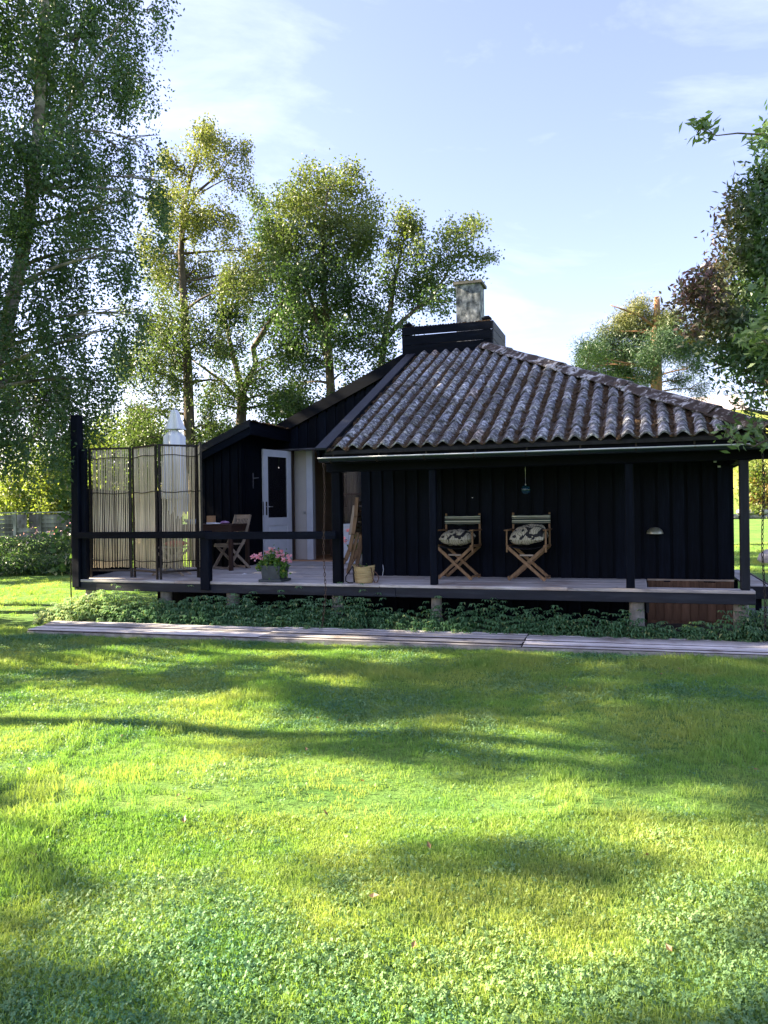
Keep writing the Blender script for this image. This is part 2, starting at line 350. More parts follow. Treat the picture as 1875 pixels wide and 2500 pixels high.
# ------------------------------------------------------------------ terrain
def ss(a, b, x): t = np.clip((x-a)/(b-a), 0, 1); return t*t*(3-2*t)
def terrain(x, y):
    x = np.asarray(x, float); y = np.asarray(y, float)
    d = -(x-4.11)*.312+(y+10.25)*.95; l = (x-4.11)*.95+(y+10.25)*.312
    z = .85*ss(24, 44, d)+(3.4+7.5*ss(-5, 28, l))*ss(50, 82, d)+4*ss(95, 180, d)
    b = .020*np.sin(x*1.7+.6*np.sin(y*1.3))*np.cos(y*2.1+.8)+.014*np.sin(x*3.1-y*2.3+1)+.02*np.sin(x*.7+y*.9)
    return z+b*ss(1.55, 2.1, -y)
def ground_mat():
    m, n, b = nm('lawn_ground')
    c = ramp(n, [(.3, (.07, .17, .04)), (.5, (.12, .23, .06)), (.7, (.19, .30, .08))]); n.links.new(noise(n, 1.6, coord='World', detail=8, rough=.7), c.inputs[0])
    f = noise(n, 45, coord='World', detail=4, rough=.8); c2 = ramp(n, [(.3, (.45, .45, .4)), (.7, (1.5, 1.4, 1.2))]); n.links.new(f, c2.inputs[0])
    col = mixc(n, 1., c.outputs[0], c2.outputs[0], 'MULTIPLY')
    g = n.nodes.new('ShaderNodeNewGeometry'); s = n.nodes.new('ShaderNodeSeparateXYZ'); n.links.new(g.outputs['Position'], s.inputs[0])
    r = ramp(n, [(.1, (0, 0, 0)), (.3, (1, 1, 1))]); n.links.new(math_(n, 'MULTIPLY', s.outputs[2], .1), r.inputs[0])
    dry = ramp(n, [(.35, (.16, .20, .04)), (.65, (.38, .34, .09))]); n.links.new(noise(n, .25, coord='World', detail=6), dry.inputs[0])
    col = mixc(n, r.outputs[0], col, dry.outputs[0])
    n.links.new(col, b.inputs['Base Color']); b.inputs['Roughness'].default_value = .95; b.inputs['Specular IOR Level'].default_value = .1
    bump(n, b, f, .02)
    return m
def axis(fine_lo, fine_hi, step, lo, hi):
    a = list(np.arange(fine_lo, fine_hi+1e-6, step)); s = step; v = a[0]
    left = []
    while v > lo: s *= 1.14; v -= s; left.append(v)
    s = step; v = a[-1]; right = []
    while v < hi: s *= 1.14; v += s; right.append(v)
    return np.array(left[::-1]+a+right)
gx = axis(-9, 9, .16, -260, 260); gy = axis(-10, 0, .16, -120, 420)
GX, GY = np.meshgrid(gx, gy); GZ = terrain(GX, GY); nx, ny = len(gx), len(gy)
I = np.arange(nx*ny).reshape(ny, nx)
lawn = raw_mesh('lawn', np.stack([GX, GY, GZ], -1).reshape(-1, 3), np.stack([I[:-1, :-1], I[:-1, 1:], I[1:, 1:], I[1:, :-1]], -1).reshape(-1, 4), ground_mat(), smooth=True)
tag(lawn, kind='structure')

# ------------------------------------------------------------------ grass (stuff): tufts scattered as instances
def vnoise(x, y, s, seed):
    r = np.random.default_rng(seed); g = r.random((64, 64)); x = (x*s) % 63; y = (y*s) % 63
    xi, yi = x.astype(int), y.astype(int); fx, fy = x-xi, y-yi; fx = fx*fx*(3-2*fx); fy = fy*fy*(3-2*fy)
    return (g[yi, xi]*(1-fx)+g[yi, xi+1]*fx)*(1-fy)+(g[yi+1, xi]*(1-fx)+g[yi+1, xi+1]*fx)*fy
def grass_mat(name, ca, cb, moss, trans):
    m, n, b = nm(name); out = n.nodes['Material Output']
    f = noise(n, .9, coord='World', detail=4, rough=.6); r = ramp(n, [(.40, (0, 0, 0)), (.62, (1, 1, 1))]); n.links.new(f, r.inputs[0])
    oi = n.nodes.new('ShaderNodeObjectInfo')
    col = mixc(n, oi.outputs['Random'], ca, cb); col = mixc(n, r.outputs[0], col, moss)
    r3 = ramp(n, [(.70, (0, 0, 0)), (.80, (1, 1, 1))]); n.links.new(noise(n, .75, (1, 2.2, 1), coord='World', detail=5, rough=.55), r3.inputs[0]); col = mixc(n, math_(n, 'MULTIPLY', r3.outputs[0], .55), col, (.42, .33, .15))
    n.links.new(col, b.inputs['Base Color']); b.inputs['Roughness'].default_value = .5; b.inputs['Specular IOR Level'].default_value = .2
    t = n.nodes.new('ShaderNodeBsdfTranslucent'); n.links.new(mixc(n, 1., col, (1.3, 1.35, .6), 'MULTIPLY'), t.inputs[0])
    x = n.nodes.new('ShaderNodeMixShader'); x.inputs[0].default_value = trans
    n.links.new(b.outputs[0], x.inputs[1]); n.links.new(t.outputs[0], x.inputs[2]); n.links.new(x.outputs[0], out.inputs[0])
    return m
GRASS = grass_mat('grass_blade', (.145, .29, .07), (.235, .38, .10), (.34, .41, .12), .42)
CLOVER = grass_mat('clover_leaf', (.065, .17, .085), (.13, .26, .13), (.22, .33, .12), .3)
def tuft_mesh(k, nb, h, w, spread, lean):
    V, F = [], []
    for i in range(nb):
        a = rng.uniform(0, 2*math.pi); r = spread*math.sqrt(rng.random()); x, y = r*math.cos(a), r*math.sin(a)
        t = rng.uniform(0, 2*math.pi); ln = lean*rng.uniform(.2, 1.3); hh = h*rng.uniform(.55, 1.2); ww = w*rng.uniform(.7, 1.3)
        q = rng.uniform(0, 2*math.pi); sx, sy = math.cos(q)*ww/2, math.sin(q)*ww/2; dx, dy = math.cos(t)*ln*hh, math.sin(t)*ln*hh
        o = len(V)
        V += [(x-sx, y-sy, -.01), (x+sx, y+sy, -.01), (x+dx*.4+sx*.8, y+dy*.4+sy*.8, hh*.6), (x+dx*.4-sx*.8, y+dy*.4-sy*.8, hh*.6), (x+dx, y+dy, hh*(1-.25*ln))]
        F += [(o, o+1, o+2, o+3), (o+3, o+2, o+4)]
    me = bpy.data.meshes.new(k); me.from_pydata(V, [], F); me.materials.append(GRASS); return me
def clover_mesh(k, nl, r0, spread, h):
    V, F = [], []
    for i in range(nl):
        a = rng.uniform(0, 2*math.pi); r = spread*math.sqrt(rng.random()); x, y, z = r*math.cos(a), r*math.sin(a), h*rng.uniform(.1, 1.2)
        tx, ty = rng.normal(0, .65), rng.normal(0, .65); ph = rng.uniform(0, 6.28)
        for j in range(3):
            p = ph+j*2.094; o = len(V); rr = r0*rng.uniform(.55, 1.3)
            for (u, v) in ((0, 0), (.6, .5), (1.15, .32), (1.15, -.32), (.6, -.5)):
                ux = rr*(u*math.cos(p)-v*math.sin(p)); uy = rr*(u*math.sin(p)+v*math.cos(p)); V.append((x+ux, y+uy, z+ux*tx+uy*ty-.2*rr*u*u))
            F.append((o, o+1, o+2, o+3, o+4))
    me = bpy.data.meshes.new(k); me.from_pydata(V, [], F); me.materials.append(CLOVER); return me
def scatter(name, P, scale, rotz, idx, protos):
    col = bpy.data.collections.new(name+'_pieces')
    for i, me in enumerate(protos): col.objects.link(bpy.data.objects.new('%s_%02d' % (me.name, i), me))
    me = bpy.data.meshes.new(name); me.vertices.add(len(P)); me.vertices.foreach_set('co', np.asarray(P, np.float32).ravel())
    for a, d, t, key in (('scl', scale, 'FLOAT', 'value'), ('idx', idx, 'INT', 'value')):
        at = me.attributes.new(a, t, 'POINT'); at.data.foreach_set(key, np.asarray(d, np.float32 if t == 'FLOAT' else np.int32))
    rv = np.zeros((len(P), 3), np.float32); rv[:, 2] = rotz; rv[:, :2] = rng.normal(0, .08, (len(P), 2))
    at = me.attributes.new('rot', 'FLOAT_VECTOR', 'POINT'); at.data.foreach_set('vector', rv.ravel())
    o = bpy.data.objects.new(name, me); C.objects.link(o); ORG[o.name] = Vector()
    g = bpy.data.node_groups.new(name+'_scatter', 'GeometryNodeTree')
    g.interface.new_socket('Geometry', in_out='INPUT', socket_type='NodeSocketGeometry'); g.interface.new_socket('Geometry', in_out='OUTPUT', socket_type='NodeSocketGeometry')
    a = g.nodes.new('NodeGroupInput'); z = g.nodes.new('NodeGroupOutput'); ins = g.nodes.new('GeometryNodeInstanceOnPoints')
    ci = g.nodes.new('GeometryNodeCollectionInfo'); ci.inputs['Collection'].default_value = col; ci.inputs['Separate Children'].default_value = True; ci.inputs['Reset Children'].default_value = True
    ins.inputs['Pick Instance'].default_value = True
    def na(nme, t):
        q = g.nodes.new('GeometryNodeInputNamedAttribute'); q.data_type = t; q.inputs['Name'].default_value = nme
        return [s for s in q.outputs if s.enabled][0]
    l = g.links.new
    l(a.outputs[0], ins.inputs['Points']); l(ci.outputs[0], ins.inputs['Instance']); l(na('idx', 'INT'), ins.inputs['Instance Index'])
    l(na('rot', 'FLOAT_VECTOR'), ins.inputs['Rotation']); l(na('scl', 'FLOAT'), ins.inputs['Scale']); l(ins.outputs[0], z.inputs[0])
    md = o.modifiers.new('scatter', 'NODES'); md.node_group = g
    return o
def cam_points(n, d0, d1, power=1.0):
    """ground points in front of the camera, between distances d0 and d1"""
    d = d0+(d1-d0)*rng.random(n)**power; l = rng.uniform(-1, 1, n)*(.56*d+.5)
    x = 4.11+l*.95-d*.312; y = -10.25+l*.312+d*.95
    return x, y, d
def on_lawn(x, y):
    walk = (y > -1.60+.046*(x+3.95)) & (x > -4.12)
    bed = (x < -10) & (y > 6.3) & (y < 9.6) & (x > -15)
    dk = (y > -.6) & (x > -5.6) & (x < 6.2) & (y < 10)
    return ~walk & ~bed & ~dk | ((y > 10) & (x > -20))
protos = [tuft_mesh('grass_tuft', 16, .030, .0036, .045, .9) for i in range(5)]+[tuft_mesh('long_grass_tuft', 18, .058, .0038, .042, .75) for i in range(3)]
cl = [clover_mesh('clover_patch', 15, .0056, .055, .026) for i in range(5)]
xs, ys, ds = [], [], []
for n, a, b_ in ((13000, 2.1, 4.2), (42000, 4.0, 11.2), (26000, 9, 30)):
    x, y, d = cam_points(n, a, b_, .6); xs.append(x); ys.append(y); ds.append(d)
x = np.concatenate(xs); y = np.concatenate(ys); d = np.concatenate(ds); k = on_lawn(x, y)
kc = vnoise(x, y, 1.3, 3)*.6+vnoise(x, y, 3.1, 4)*.4
long_ = vnoise(x, y, 1.1, 9)*.7+vnoise(x, y, 2.7, 10)*.3
k &= (rng.random(len(x)) > ss(.50, .72, kc)*.3)
x, y, d, lg, kk = x[k], y[k], d[k], long_[k], kc[k]
islong = rng.random(len(x)) < ss(.60, .75, lg)*.75
idx = np.where(islong, rng.integers(5, 8, len(x)), rng.integers(0, 5, len(x)))
sc = rng.uniform(.7, 1.2, len(x))*(1+.05*np.maximum(d-6, 0))*(.8+.45*lg)
g = scatter('grass', np.stack([x, y, terrain(x, y)], 1), sc, rng.uniform(0, 6.28, len(x)), idx, protos)
tag(g, 'short green grass with longer tufts covering the lawn', 'grass', kind='stuff')
xs, ys, ds = [], [], []
for n, a, b_ in ((10000, 2.1, 4.2), (26000, 4.0, 11.2)):
    x, y, d = cam_points(n, a, b_, .6); xs.append(x); ys.append(y); ds.append(d)
x = np.concatenate(xs); y = np.concatenate(ys); d = np.concatenate(ds); kc = vnoise(x, y, 1.3, 3)*.6+vnoise(x, y, 3.1, 4)*.4
k = on_lawn(x, y) & (rng.random(len(x)) < .10+.9*ss(.43, .62, kc)); x, y, d = x[k], y[k], d[k]
g = scatter('clover', np.stack([x, y, terrain(x, y)], 1), rng.uniform(.7, 1.25, len(x))*(1+.07*np.maximum(d-5, 0)), rng.uniform(0, 6.28, len(x)), rng.integers(0, 5, len(x)), cl)
tag(g, 'low bluish-green clover spreading in patches through the lawn', 'clover', kind='stuff')

# ------------------------------------------------------------------ boardwalk (setting) and slates
bw = thing('boardwalk', None, None, (0, -.9, 0), kind='structure')
A, B = Vector((-3.95, -1.56, 0)), Vector((5.39, -1.13, 0)); ex = (B-A).normalized(); ey = Vector((-ex.y, ex.x, 0)); ang = math.atan2(ex.y, ex.x)
NS = 9; pitch = .103
segs = [(0, 3.45), (3.453, 6.75), (6.756, 9.7), (9.703, 12.6)]
DSLAT = surf('dirt_gap_shade_edge', [(.3, (.03, .024, .022)), (.7, (.09, .075, .07))], 12, rough=.9, bd=0, var=.2)  # plank sides coloured dark: edge dirt plus painted gap shade
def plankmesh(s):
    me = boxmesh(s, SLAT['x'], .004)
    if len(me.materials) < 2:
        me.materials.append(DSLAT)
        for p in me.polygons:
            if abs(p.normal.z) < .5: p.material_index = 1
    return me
m = MB(); m.fbox(A, ex, ey, (0, 0, 1), (.02, .02, -.03), (12.55, .93, .022)); m.build('gap_shade_sheet', BLACK['x'], bw)  # black sheet added under the slats, standing in for shade in the gaps
for si, (a, b) in enumerate(segs):
    for i in range(NS):
        st = a + (-.02 - i*.03 if si == 0 else 0)
        l = b-st; wdt = .083+rnd.uniform(-.012, .008); c = A+ex*((st+b)/2+rnd.uniform(-.006, .006))+ey*(.05+i*pitch); c.z = .052+rnd.uniform(-.008, .008)
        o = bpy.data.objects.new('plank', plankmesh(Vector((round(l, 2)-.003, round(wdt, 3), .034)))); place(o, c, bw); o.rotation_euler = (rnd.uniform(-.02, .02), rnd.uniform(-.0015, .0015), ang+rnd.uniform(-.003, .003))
    for t in (.08, .5, .92):
        p = A+ex*(a+(b-a)*t); o = MB(); o.fbox(p, ex, ey, (0, 0, 1), (-.03, .03, -.02), (.03, .9, .030)); o.build('bearer', BLACK['y'], bw)
o = MB(); o.fbox(A, ex, ey, (0, 0, 1), (-.02, -.004, -.02), (12.6, .008, .05)); o.build('edge_board', CONC, bw)

sp = thing('slate_pile', 'flat grey slates laid in a low pile right of the terrace', 'slates', (5.9, 1.2, 0))
for k in range(34):
    x, y, z = rnd.uniform(5.62, 6.5), rnd.uniform(.6, 2.6), .015+.018*(k % 9)
    o = box('slate', (x-.2, y-.12, z), (x+.2, y+.12, z+.016), SLATE, sp, bev=.003); o.rotation_euler = (rnd.uniform(-.06, .06), rnd.uniform(-.06, .06), rnd.uniform(-.3, .3))

# ------------------------------------------------------------------ terrace deck
deck = thing('terrace_deck', 'long weathered grey plank terrace with a black edge board raised on piers', 'terrace', (0, 0, 0))
def left_edge(y): return -4.42-.28*y
y = .0; k = 0
while y < 4.52:
    wd = .118; x0 = left_edge(y) if y < 2.4 else (-5.0 if y < 2.7 else -3.08)
    if y >= 2.95: x0 = -3.07
    x1 = 5.42
    if y < .17: pass
    elif y < 1.38: x1 = 4.19
    else: x1 = -.10
    z0, z1 = .585, .625
    cuts = [x0]; q = x0+rnd.uniform(1.6, 3.6)
    while q < x1-.8: cuts.append(q); q += rnd.uniform(2.4, 3.6)
    cuts.append(x1)
    for a, b in zip(cuts[:-1], cuts[1:]):
        o = box('deck_board', (a+.002, y+(-.02 if k == 0 else .004), z0), (b-.002, y+wd, z1+rnd.uniform(-.002, .002)), DECK['x'], deck, bev=.005)
    y += .125; k += 1
box('edge_board', (-4.45, -.012, .455), (0.9, .028, .583), FASC['x'], deck, bev=.004); box('edge_board', (.903, -.012, .455), (5.42, .028, .583), FASC['x'], deck, bev=.004)
o = MB(); o.bar((-4.45, .0, .52), (-5.05, 2.3, .52), .128, .035, (1, 0, 0)); o.build('edge_board', FASC['y'], deck)
box('edge_board', (5.385, .03, .455), (5.42, .17, .583), FASC['y'], deck)
box('edge_board', (4.19, .17, .455), (5.38, .20, .583), FASC['x'], deck)
for xx in (-3.7, -2.5, -1.2, .1, 1.4, 2.8, 4.1): box('joist', (xx-.025, .035, .46), (xx+.025, 1.36 if xx > -.2 else 4.4, .583), BLACK['y'], deck)
box('edge_board', (4.175, .2, .3), (4.21, 1.37, .583), FASC['y'], deck)
for xx, r in ((-4.33, .085), (-2.92, .09), (-1.75, .10), (-.05, .085), (1.42, .075), (4.06, .095), (5.28, .09)):
    m = MB(); m.lathe([(r*1.04, -.1), (r, .2), (r*.97, .45), (r*.9, .457), (0, .457)], 18, (xx, .22, 0)); m.build('pier', CONC, deck, True)
box('pier', (-3.62, 1.0, -.05), (-3.46, 1.16, .46), BLACK['z'], deck); box('pier', (-4.0, 2.0, -.05), (-3.9, 2.1, .46), BLACK['z'], deck)
for i in range(int((4.19+3.5)/.2)): box('skirt_board', (-3.5+i*.2, 1.385, .0), (-3.5+i*.2+.192, 1.41, .455), BLACK['z'], deck)
# side gangway on the right
gw = thing('side_gangway', 'narrow slatted grey gangway with black edge along the right side of the house', 'gangway', (5.55, 2.5, 0))
for i in range(26): box('slat', (5.44, .86+i*.115, .565), (5.72, .86+i*.115+.088, .59), DECK['x'], gw, bev=.003)
box('edge_board', (5.43, .80, .44), (5.745, .845, .60), FASC['x'], gw); box('edge_board', (5.722, .846, .44), (5.748, 3.9, .60), FASC['y'], gw)
for yy in (1.0, 3.6): box('leg', (5.55, yy, -.03), (5.62, yy+.07, .44), BLACK['z'], gw)

# ------------------------------------------------------------------ railing and posts, windbreak
rl = thing('terrace_railing', 'black timber railing with one tall end post along the open terrace edge', 'railing', (-2, 0, .6))
box('tall_post', (-4.47, -.055, .50), (-4.33, .085, 3.22), BLACK['z'], rl, rot=(0, .004, 0), bev=.01)
box('post_cap', (-4.475, -.06, 3.222), (-4.325, .09, 3.235), FASC['x'], rl)
box('post', (-4.32, .0, .63), (-4.24, .07, 2.70), BLACK['z'], rl)
box('short_post', (-2.145, -.058, .50), (-1.995, -.014, 1.385), BLACK['z'], rl, bev=.006); box('short_post', (-2.10, -.012, .63), (-2.0, .06, 1.385), BLACK['z'], rl, bev=.006)
box('rail', (-4.40, -.112, 1.275), (-2.02, -.06, 1.378), BLACK['x'], rl, bev=.005); box('rail', (-2.018, -.112, 1.26), (.06, -.06, 1.368), BLACK['x'], rl, bev=.005)
wb = thing('windbreak', 'low black board windbreak closing the left end of the terrace behind the screen', 'windbreak', (-4.9, 2.0, .6))
P0, P1 = Vector((-4.50, .25, 0)), Vector((-5.05, 2.35, 0)); d = (P1-P0).normalized(); n_ = Vector((-d.y, d.x, 0)); L_ = (P1-P0).length
for i in range(int(L_/.15)):
    m = MB(); m.fbox(P0+d*(i*.15), d, n_, (0, 0, 1), (.001, -.012+(i % 2)*.012, .55), (.148, .012+(i % 2)*.012, 2.08)); m.build('board', BLACK['z'], wb)
for i in range(7): box('board', (-5.04+i*.15+.001, 2.36+(i % 2)*.014, .55), (-5.04+i*.15+.149, 2.385+(i % 2)*.014, 2.08), BLACK['z'], wb)

# ------------------------------------------------------------------ house
H = thing('timber_summerhouse', 'low black timber summerhouse with tiled porch roof and grey chimney', 'house', (2.6, 1.42, 0))
def cladding(x0, x1, yf, zlo, ztop, w=.195, vis=.15, dep=.022, mats=BLACK, facing=-1):
    """vertical boards facing -Y; ztop is a function of x; each proud board one part"""
    n = max(1, round((x1-x0)/w)); p = (x1-x0)/n
    for i in range(n):
        a = x0+i*p; b = a+vis*p/w; za, zb = ztop(a), ztop(b)
        m = MB(); yb, y0 = yf, yf+facing*dep*rnd.uniform(.8, 1.25)
        m.add([(a, y0, zlo), (b, y0, zlo), (b, y0, zb), (a, y0, za), (a, yb, zlo), (b, yb, zlo), (b, yb, zb), (a, yb, za)],
              [(0, 1, 2, 3), (5, 4, 7, 6), (4, 0, 3, 7), (1, 5, 6, 2), (3, 2, 6, 7), (4, 5, 1, 0)])
        m.build('wall_board', mats['z'], H)
SL = .471
def zroof(y): return 2.50+(y+.35)*SL
# porch wall
ZR = lambda x: min(3.2, 2.475+(5.54-x)*.545-.16)
cladding(-.09, 5.33, 1.42, .59, ZR)
box('wall', (-.09, 1.421, .0), (5.33, 1.50, ZR(5.33)), BLACK['z'], H, bev=0)
mesh('wall', [(x_, y_, z_) for y_ in (1.421, 1.50) for x_, z_ in ((-.09, ZR(5.33)+.001), (5.33, ZR(5.33)+.001), (3.9, 3.2), (-.09, 3.2))], [(0, 1, 2, 3), (7, 6, 5, 4), (0, 4, 5, 1), (1, 5, 6, 2), (2, 6, 7, 3), (3, 7, 4, 0)], BLACK['z'], parent=H)
cladding(4.2, 5.33, 1.42, .05, lambda x: .605, w=.118, vis=.112, mats=BROWN)
box('skirt_rail', (4.2, 1.385, .607), (5.33, 1.396, .632), TEAK['x'], H); box('skirt_back', (4.2, 1.4205, -.05), (5.33, 1.4209, .6), BROWN['z'], H, bev=0)
# porch side wall facing the open terrace, right wall, back wall, left wall
def slab(name, pts, t, m, dirv):
    q = [Vector(p) for p in pts]; k = len(q); d = Vector(dirv)*t
    return mesh(name, [tuple(p) for p in q]+[tuple(p+d) for p in q], [tuple(range(k)), tuple(range(2*k-1, k-1, -1))]+[(i, k+i, k+(i+1) % k, (i+1) % k) for i in range(k)], m, parent=H)
slab('wall', [(-.09, 1.502, 0), (-.09, 4.55, 0), (-.09, 4.55, zroof(4.55)-.25), (-.09, 1.502, zroof(1.5)-.12)], .08, BLACK['z'], (1, 0, 0))
for i in range(15): box('wall_board', (-.112, 1.53+i*.2, .64), (-.092, 1.53+i*.2+.15, zroof(1.5+i*.2)-.2), BLACK['z'], H)
slab('wall', [(5.25, 1.502, 0), (5.25, 9.6, 0), (5.25, 9.6, 2.5), (5.25, 1.502, 2.5)], .08, BLACK['z'], (1, 0, 0))
for i in range(40): box('wall_board', (5.332, 1.53+i*.2, .2), (5.352, 1.53+i*.2+.15, 2.5), BLACK['z'], H)
slab('wall', [(-4.2, 9.6, 0), (5.33, 9.6, 0), (5.33, 9.6, 2.5), (-4.2, 9.6, 2.5)], .08, BLACK['z'], (0, 1, 0))
slab('wall', [(-4.2, 3.0, 0), (-4.2, 9.6, 0), (-4.2, 9.6, 2.7), (-4.2, 3.0, 2.7)], .08, BLACK['z'], (1, 0, 0))
# gable wall over the terrace door
def zrake(x): return 4.80-(-.1-x)*.456 if x < -.1 else 4.80
cladding(-2.95, -.02, 4.50, 2.955, lambda x: min(zrake(x)-.24, 4.5), w=.21, vis=.165)
slab('wall', [(-3.08, 4.502, 2.955), (-.02, 4.502, 2.955), (-.02, 4.502, 4.5), (-.2, 4.502, 4.48), (-2.95, 4.502, 3.2), (-3.08, 4.502, 3.15)], .1, BLACK['z'], (0, 1, 0))
box('lintel', (-3.06, 4.43, 2.92), (-.12, 4.60, 2.954), COMP, H)
# terrace wall around the openings
box('wall', (-3.07, 4.60, .0), (-2.86, 4.68, 2.92), BLACK['z'], H, bev=0); box('wall', (-.30, 4.60, .0), (-.10, 4.68, 2.92), BLACK['z'], H, bev=0)
box('wall', (-1.78, 4.60, .62), (-1.70, 4.68, 2.92), BLACK['z'], H); box('wall', (-2.86, 4.60, -.05), (-.30, 4.68, .60), BLACK['x'], H)
box('door_jamb', (-2.858, 4.59, .62), (-2.80, 4.72, 2.919), DARKW['z'], H); box('door_jamb', (-1.84, 4.59, .62), (-1.782, 4.72, 2.919), WHITE, H)
box('threshold', (-2.80, 4.52, .601), (-1.84, 4.74, .64), OAK, H)
# window with curtain
wf = MB()
for a, b in (((-1.698, 4.60, .62), (-1.64, 4.66, 2.919)), ((-.36, 4.60, .62), (-.302, 4.66, 2.919)), ((-1.64, 4.60, .62), (-.36, 4.66, .70)), ((-1.64, 4.60, 2.85), (-.36, 4.66, 2.919)), ((-1.64, 4.605, 1.98), (-.36, 4.655, 2.01))): wf.box(a, b)
W = wf.build('window', DARKW['z'], H)
box('pane', (-1.638, 4.628, .702), (-.362, 4.634, 2.849), GLASS, W, bev=0)
cu = MB(); N_ = 90
vs = [(-1.62+1.24*i/N_, 4.76+.022*math.sin(i*.9)+.01*math.sin(i*2.3), z) for z in (.72, 2.88) for i in range(N_+1)]
cu.add(vs, [(i, i+1, N_+2+i, N_+1+i) for i in range(N_)]); cu.build('curtain', surf('grey_curtain', [(.3, (.34, .31, .26)), (.7, (.46, .42, .36))], 6, (4, 1, .3), .9, 0, 0), H, True)
# interior seen through the open door
IN = [((-3.0, 7.5, .6), (-.3, 7.56, 3.0), BEIGE), ((-3.06, 4.70, .6), (-3.0, 7.56, 3.0), BEIGE), ((-.3, 4.70, .6), (-.24, 7.56, 3.0), BEIGE), ((-3.06, 4.70, 3.001), (-.24, 7.56, 3.06), PLAST)]
for a, b, m_ in IN: box('interior_wall', a, b, m_, H, bev=0)
for i in range(14): box('floor_board', (-3.0, 4.745+i*.2, .585), (-.3, 4.745+i*.2+.196, .622), OAK, H, bev=.002)
box('room_divider', (-2.93, 5.05, .625), (-2.63, 5.12, 2.99), PLAST, H); box('room_post', (-2.625, 4.98, .625), (-2.48, 5.12, 2.99), WHITE, H)
box('switch', (-2.72, 5.038, 1.60), (-2.68, 5.048, 1.66), STEEL, H)
tv = thing('wall_screen', 'dark flat screen on the wall inside the open terrace door', 'screen', (-1.9, 7.4, 2.0)); box('panel', (-2.75, 7.42, 1.78), (-1.35, 7.47, 2.50), BLKF, tv); box('bezel', (-2.78, 7.471, 1.75), (-1.32, 7.498, 2.53), IRON, tv)
so_ = thing('sofa', 'low brownish sofa inside the room behind the open door', 'sofa', (-1.8, 6.6, .63)); m = MB(); m.box((-2.6, 6.2, .63), (-1.0, 7.1, 1.02)); m.build('seat', surf('sofa_cloth', [(.3, (.10, .055, .04)), (.7, (.16, .09, .07))], 6, rough=.9, bd=0, var=0), so_); m = MB(); m.box((-2.6, 7.102, .63), (-1.0, 7.35, 1.38)); m.build('backrest', BEIGE, so_)
def pillow(name, w_, d_, t_, m_, parent=None, c=(0, 0, 0), n=18, wonk=0):
    vs, fs = [], []
    for sgn in (1, -1):
        for j in range(n+1):
            for i in range(n+1):
                u, v = 2*i/n-1, 2*j/n-1
                e = (max(0, 1-abs(u)**2.6)*max(0, 1-abs(v)**2.6))**.55
                wr = .012*math.sin(9*u+3*v)*math.sin(7*v-2*u)*e
                x_ = u*w_/2*(1-.10*v*v); y_ = v*d_/2*(1-.10*u*u)
                vs.append((c[0]+x_, c[1]+y_, c[2]+sgn*t_/2*e+wr+wonk*(u*.5+.5)**2*e+wonk*.6*(v*.5+.5)*e))
    k = (n+1)**2
    for j in range(n):
        for i in range(n):
            a = j*(n+1)+i; fs.append((a, a+1, a+n+2, a+n+1)); fs.append((k+a, k+a+n+1, k+a+n+2, k+a+1))
    return mesh(name, vs, fs, m_, tuple(c), parent, True)
tag(pillow('sofa_cushion', .55, .45, .22, BLKF, c=(-2.0, 6.55, 1.25)), 'black cushion propped on the sofa inside the house', 'cushion').rotation_euler = (.9, .1, .2)

# terrace door, opened outward
HX, HY = -2.80, 4.57; FX, FY = -3.015, 3.74; dl = math.hypot(FX-HX, FY-HY); dx = Vector(((HX-FX)/dl, (HY-FY)/dl, 0)); dn = Vector((dx.y, -dx.x, 0)); O = Vector((FX, FY, .64)); UPZ = Vector((0, 0, 1)); DH = 2.27
m = MB()
for a, b in (((0, -.022, 0), (.13, .022, DH)), ((dl-.13, -.022, 0), (dl, .022, DH)), ((.13, -.0215, DH-.14), (dl-.13, .0215, DH)), ((.13, -.0215, .74), (dl-.13, .0215, .90)), ((.13, -.0215, 0), (dl-.13, .0215, .2))): m.fbox(O, dx, dn, UPZ, a, b)
D = m.build('door', WHITE, H)
m = MB(); m.fbox(O, dx, dn, UPZ, (.131, -.004, .901), (dl-.131, .002, DH-.141)); m.build('pane', GLASS, D)
m = MB(); m.fbox(O, dx, dn, UPZ, (.131, -.012, .201), (dl-.131, .010, .739)); m.build('panel', WHITE, D)
m = MB(); m.fbox(O, dx, dn, UPZ, (.16, .0101, .26), (dl-.16, .019, .70)); m.build('panel', WHITE, D)
m = MB(); m.fbox(O, dx, dn, UPZ, (.05, .0225, .95), (.09, .028, 1.22)); m.fbox(O, dx, dn, UPZ, (-.0012, -.012, .95), (-.0002, .012, 1.22)); m.build('lock_plate', IRON, D)
m = MB(); p = O+dx*.07+dn*.03+UPZ*1.12; m.tube([p, p+dn*.05], .009, 8); m.tube([p+dn*.05, p+dn*.055+dx*.12], .009, 8); m.build('handle', STEEL, D, True)

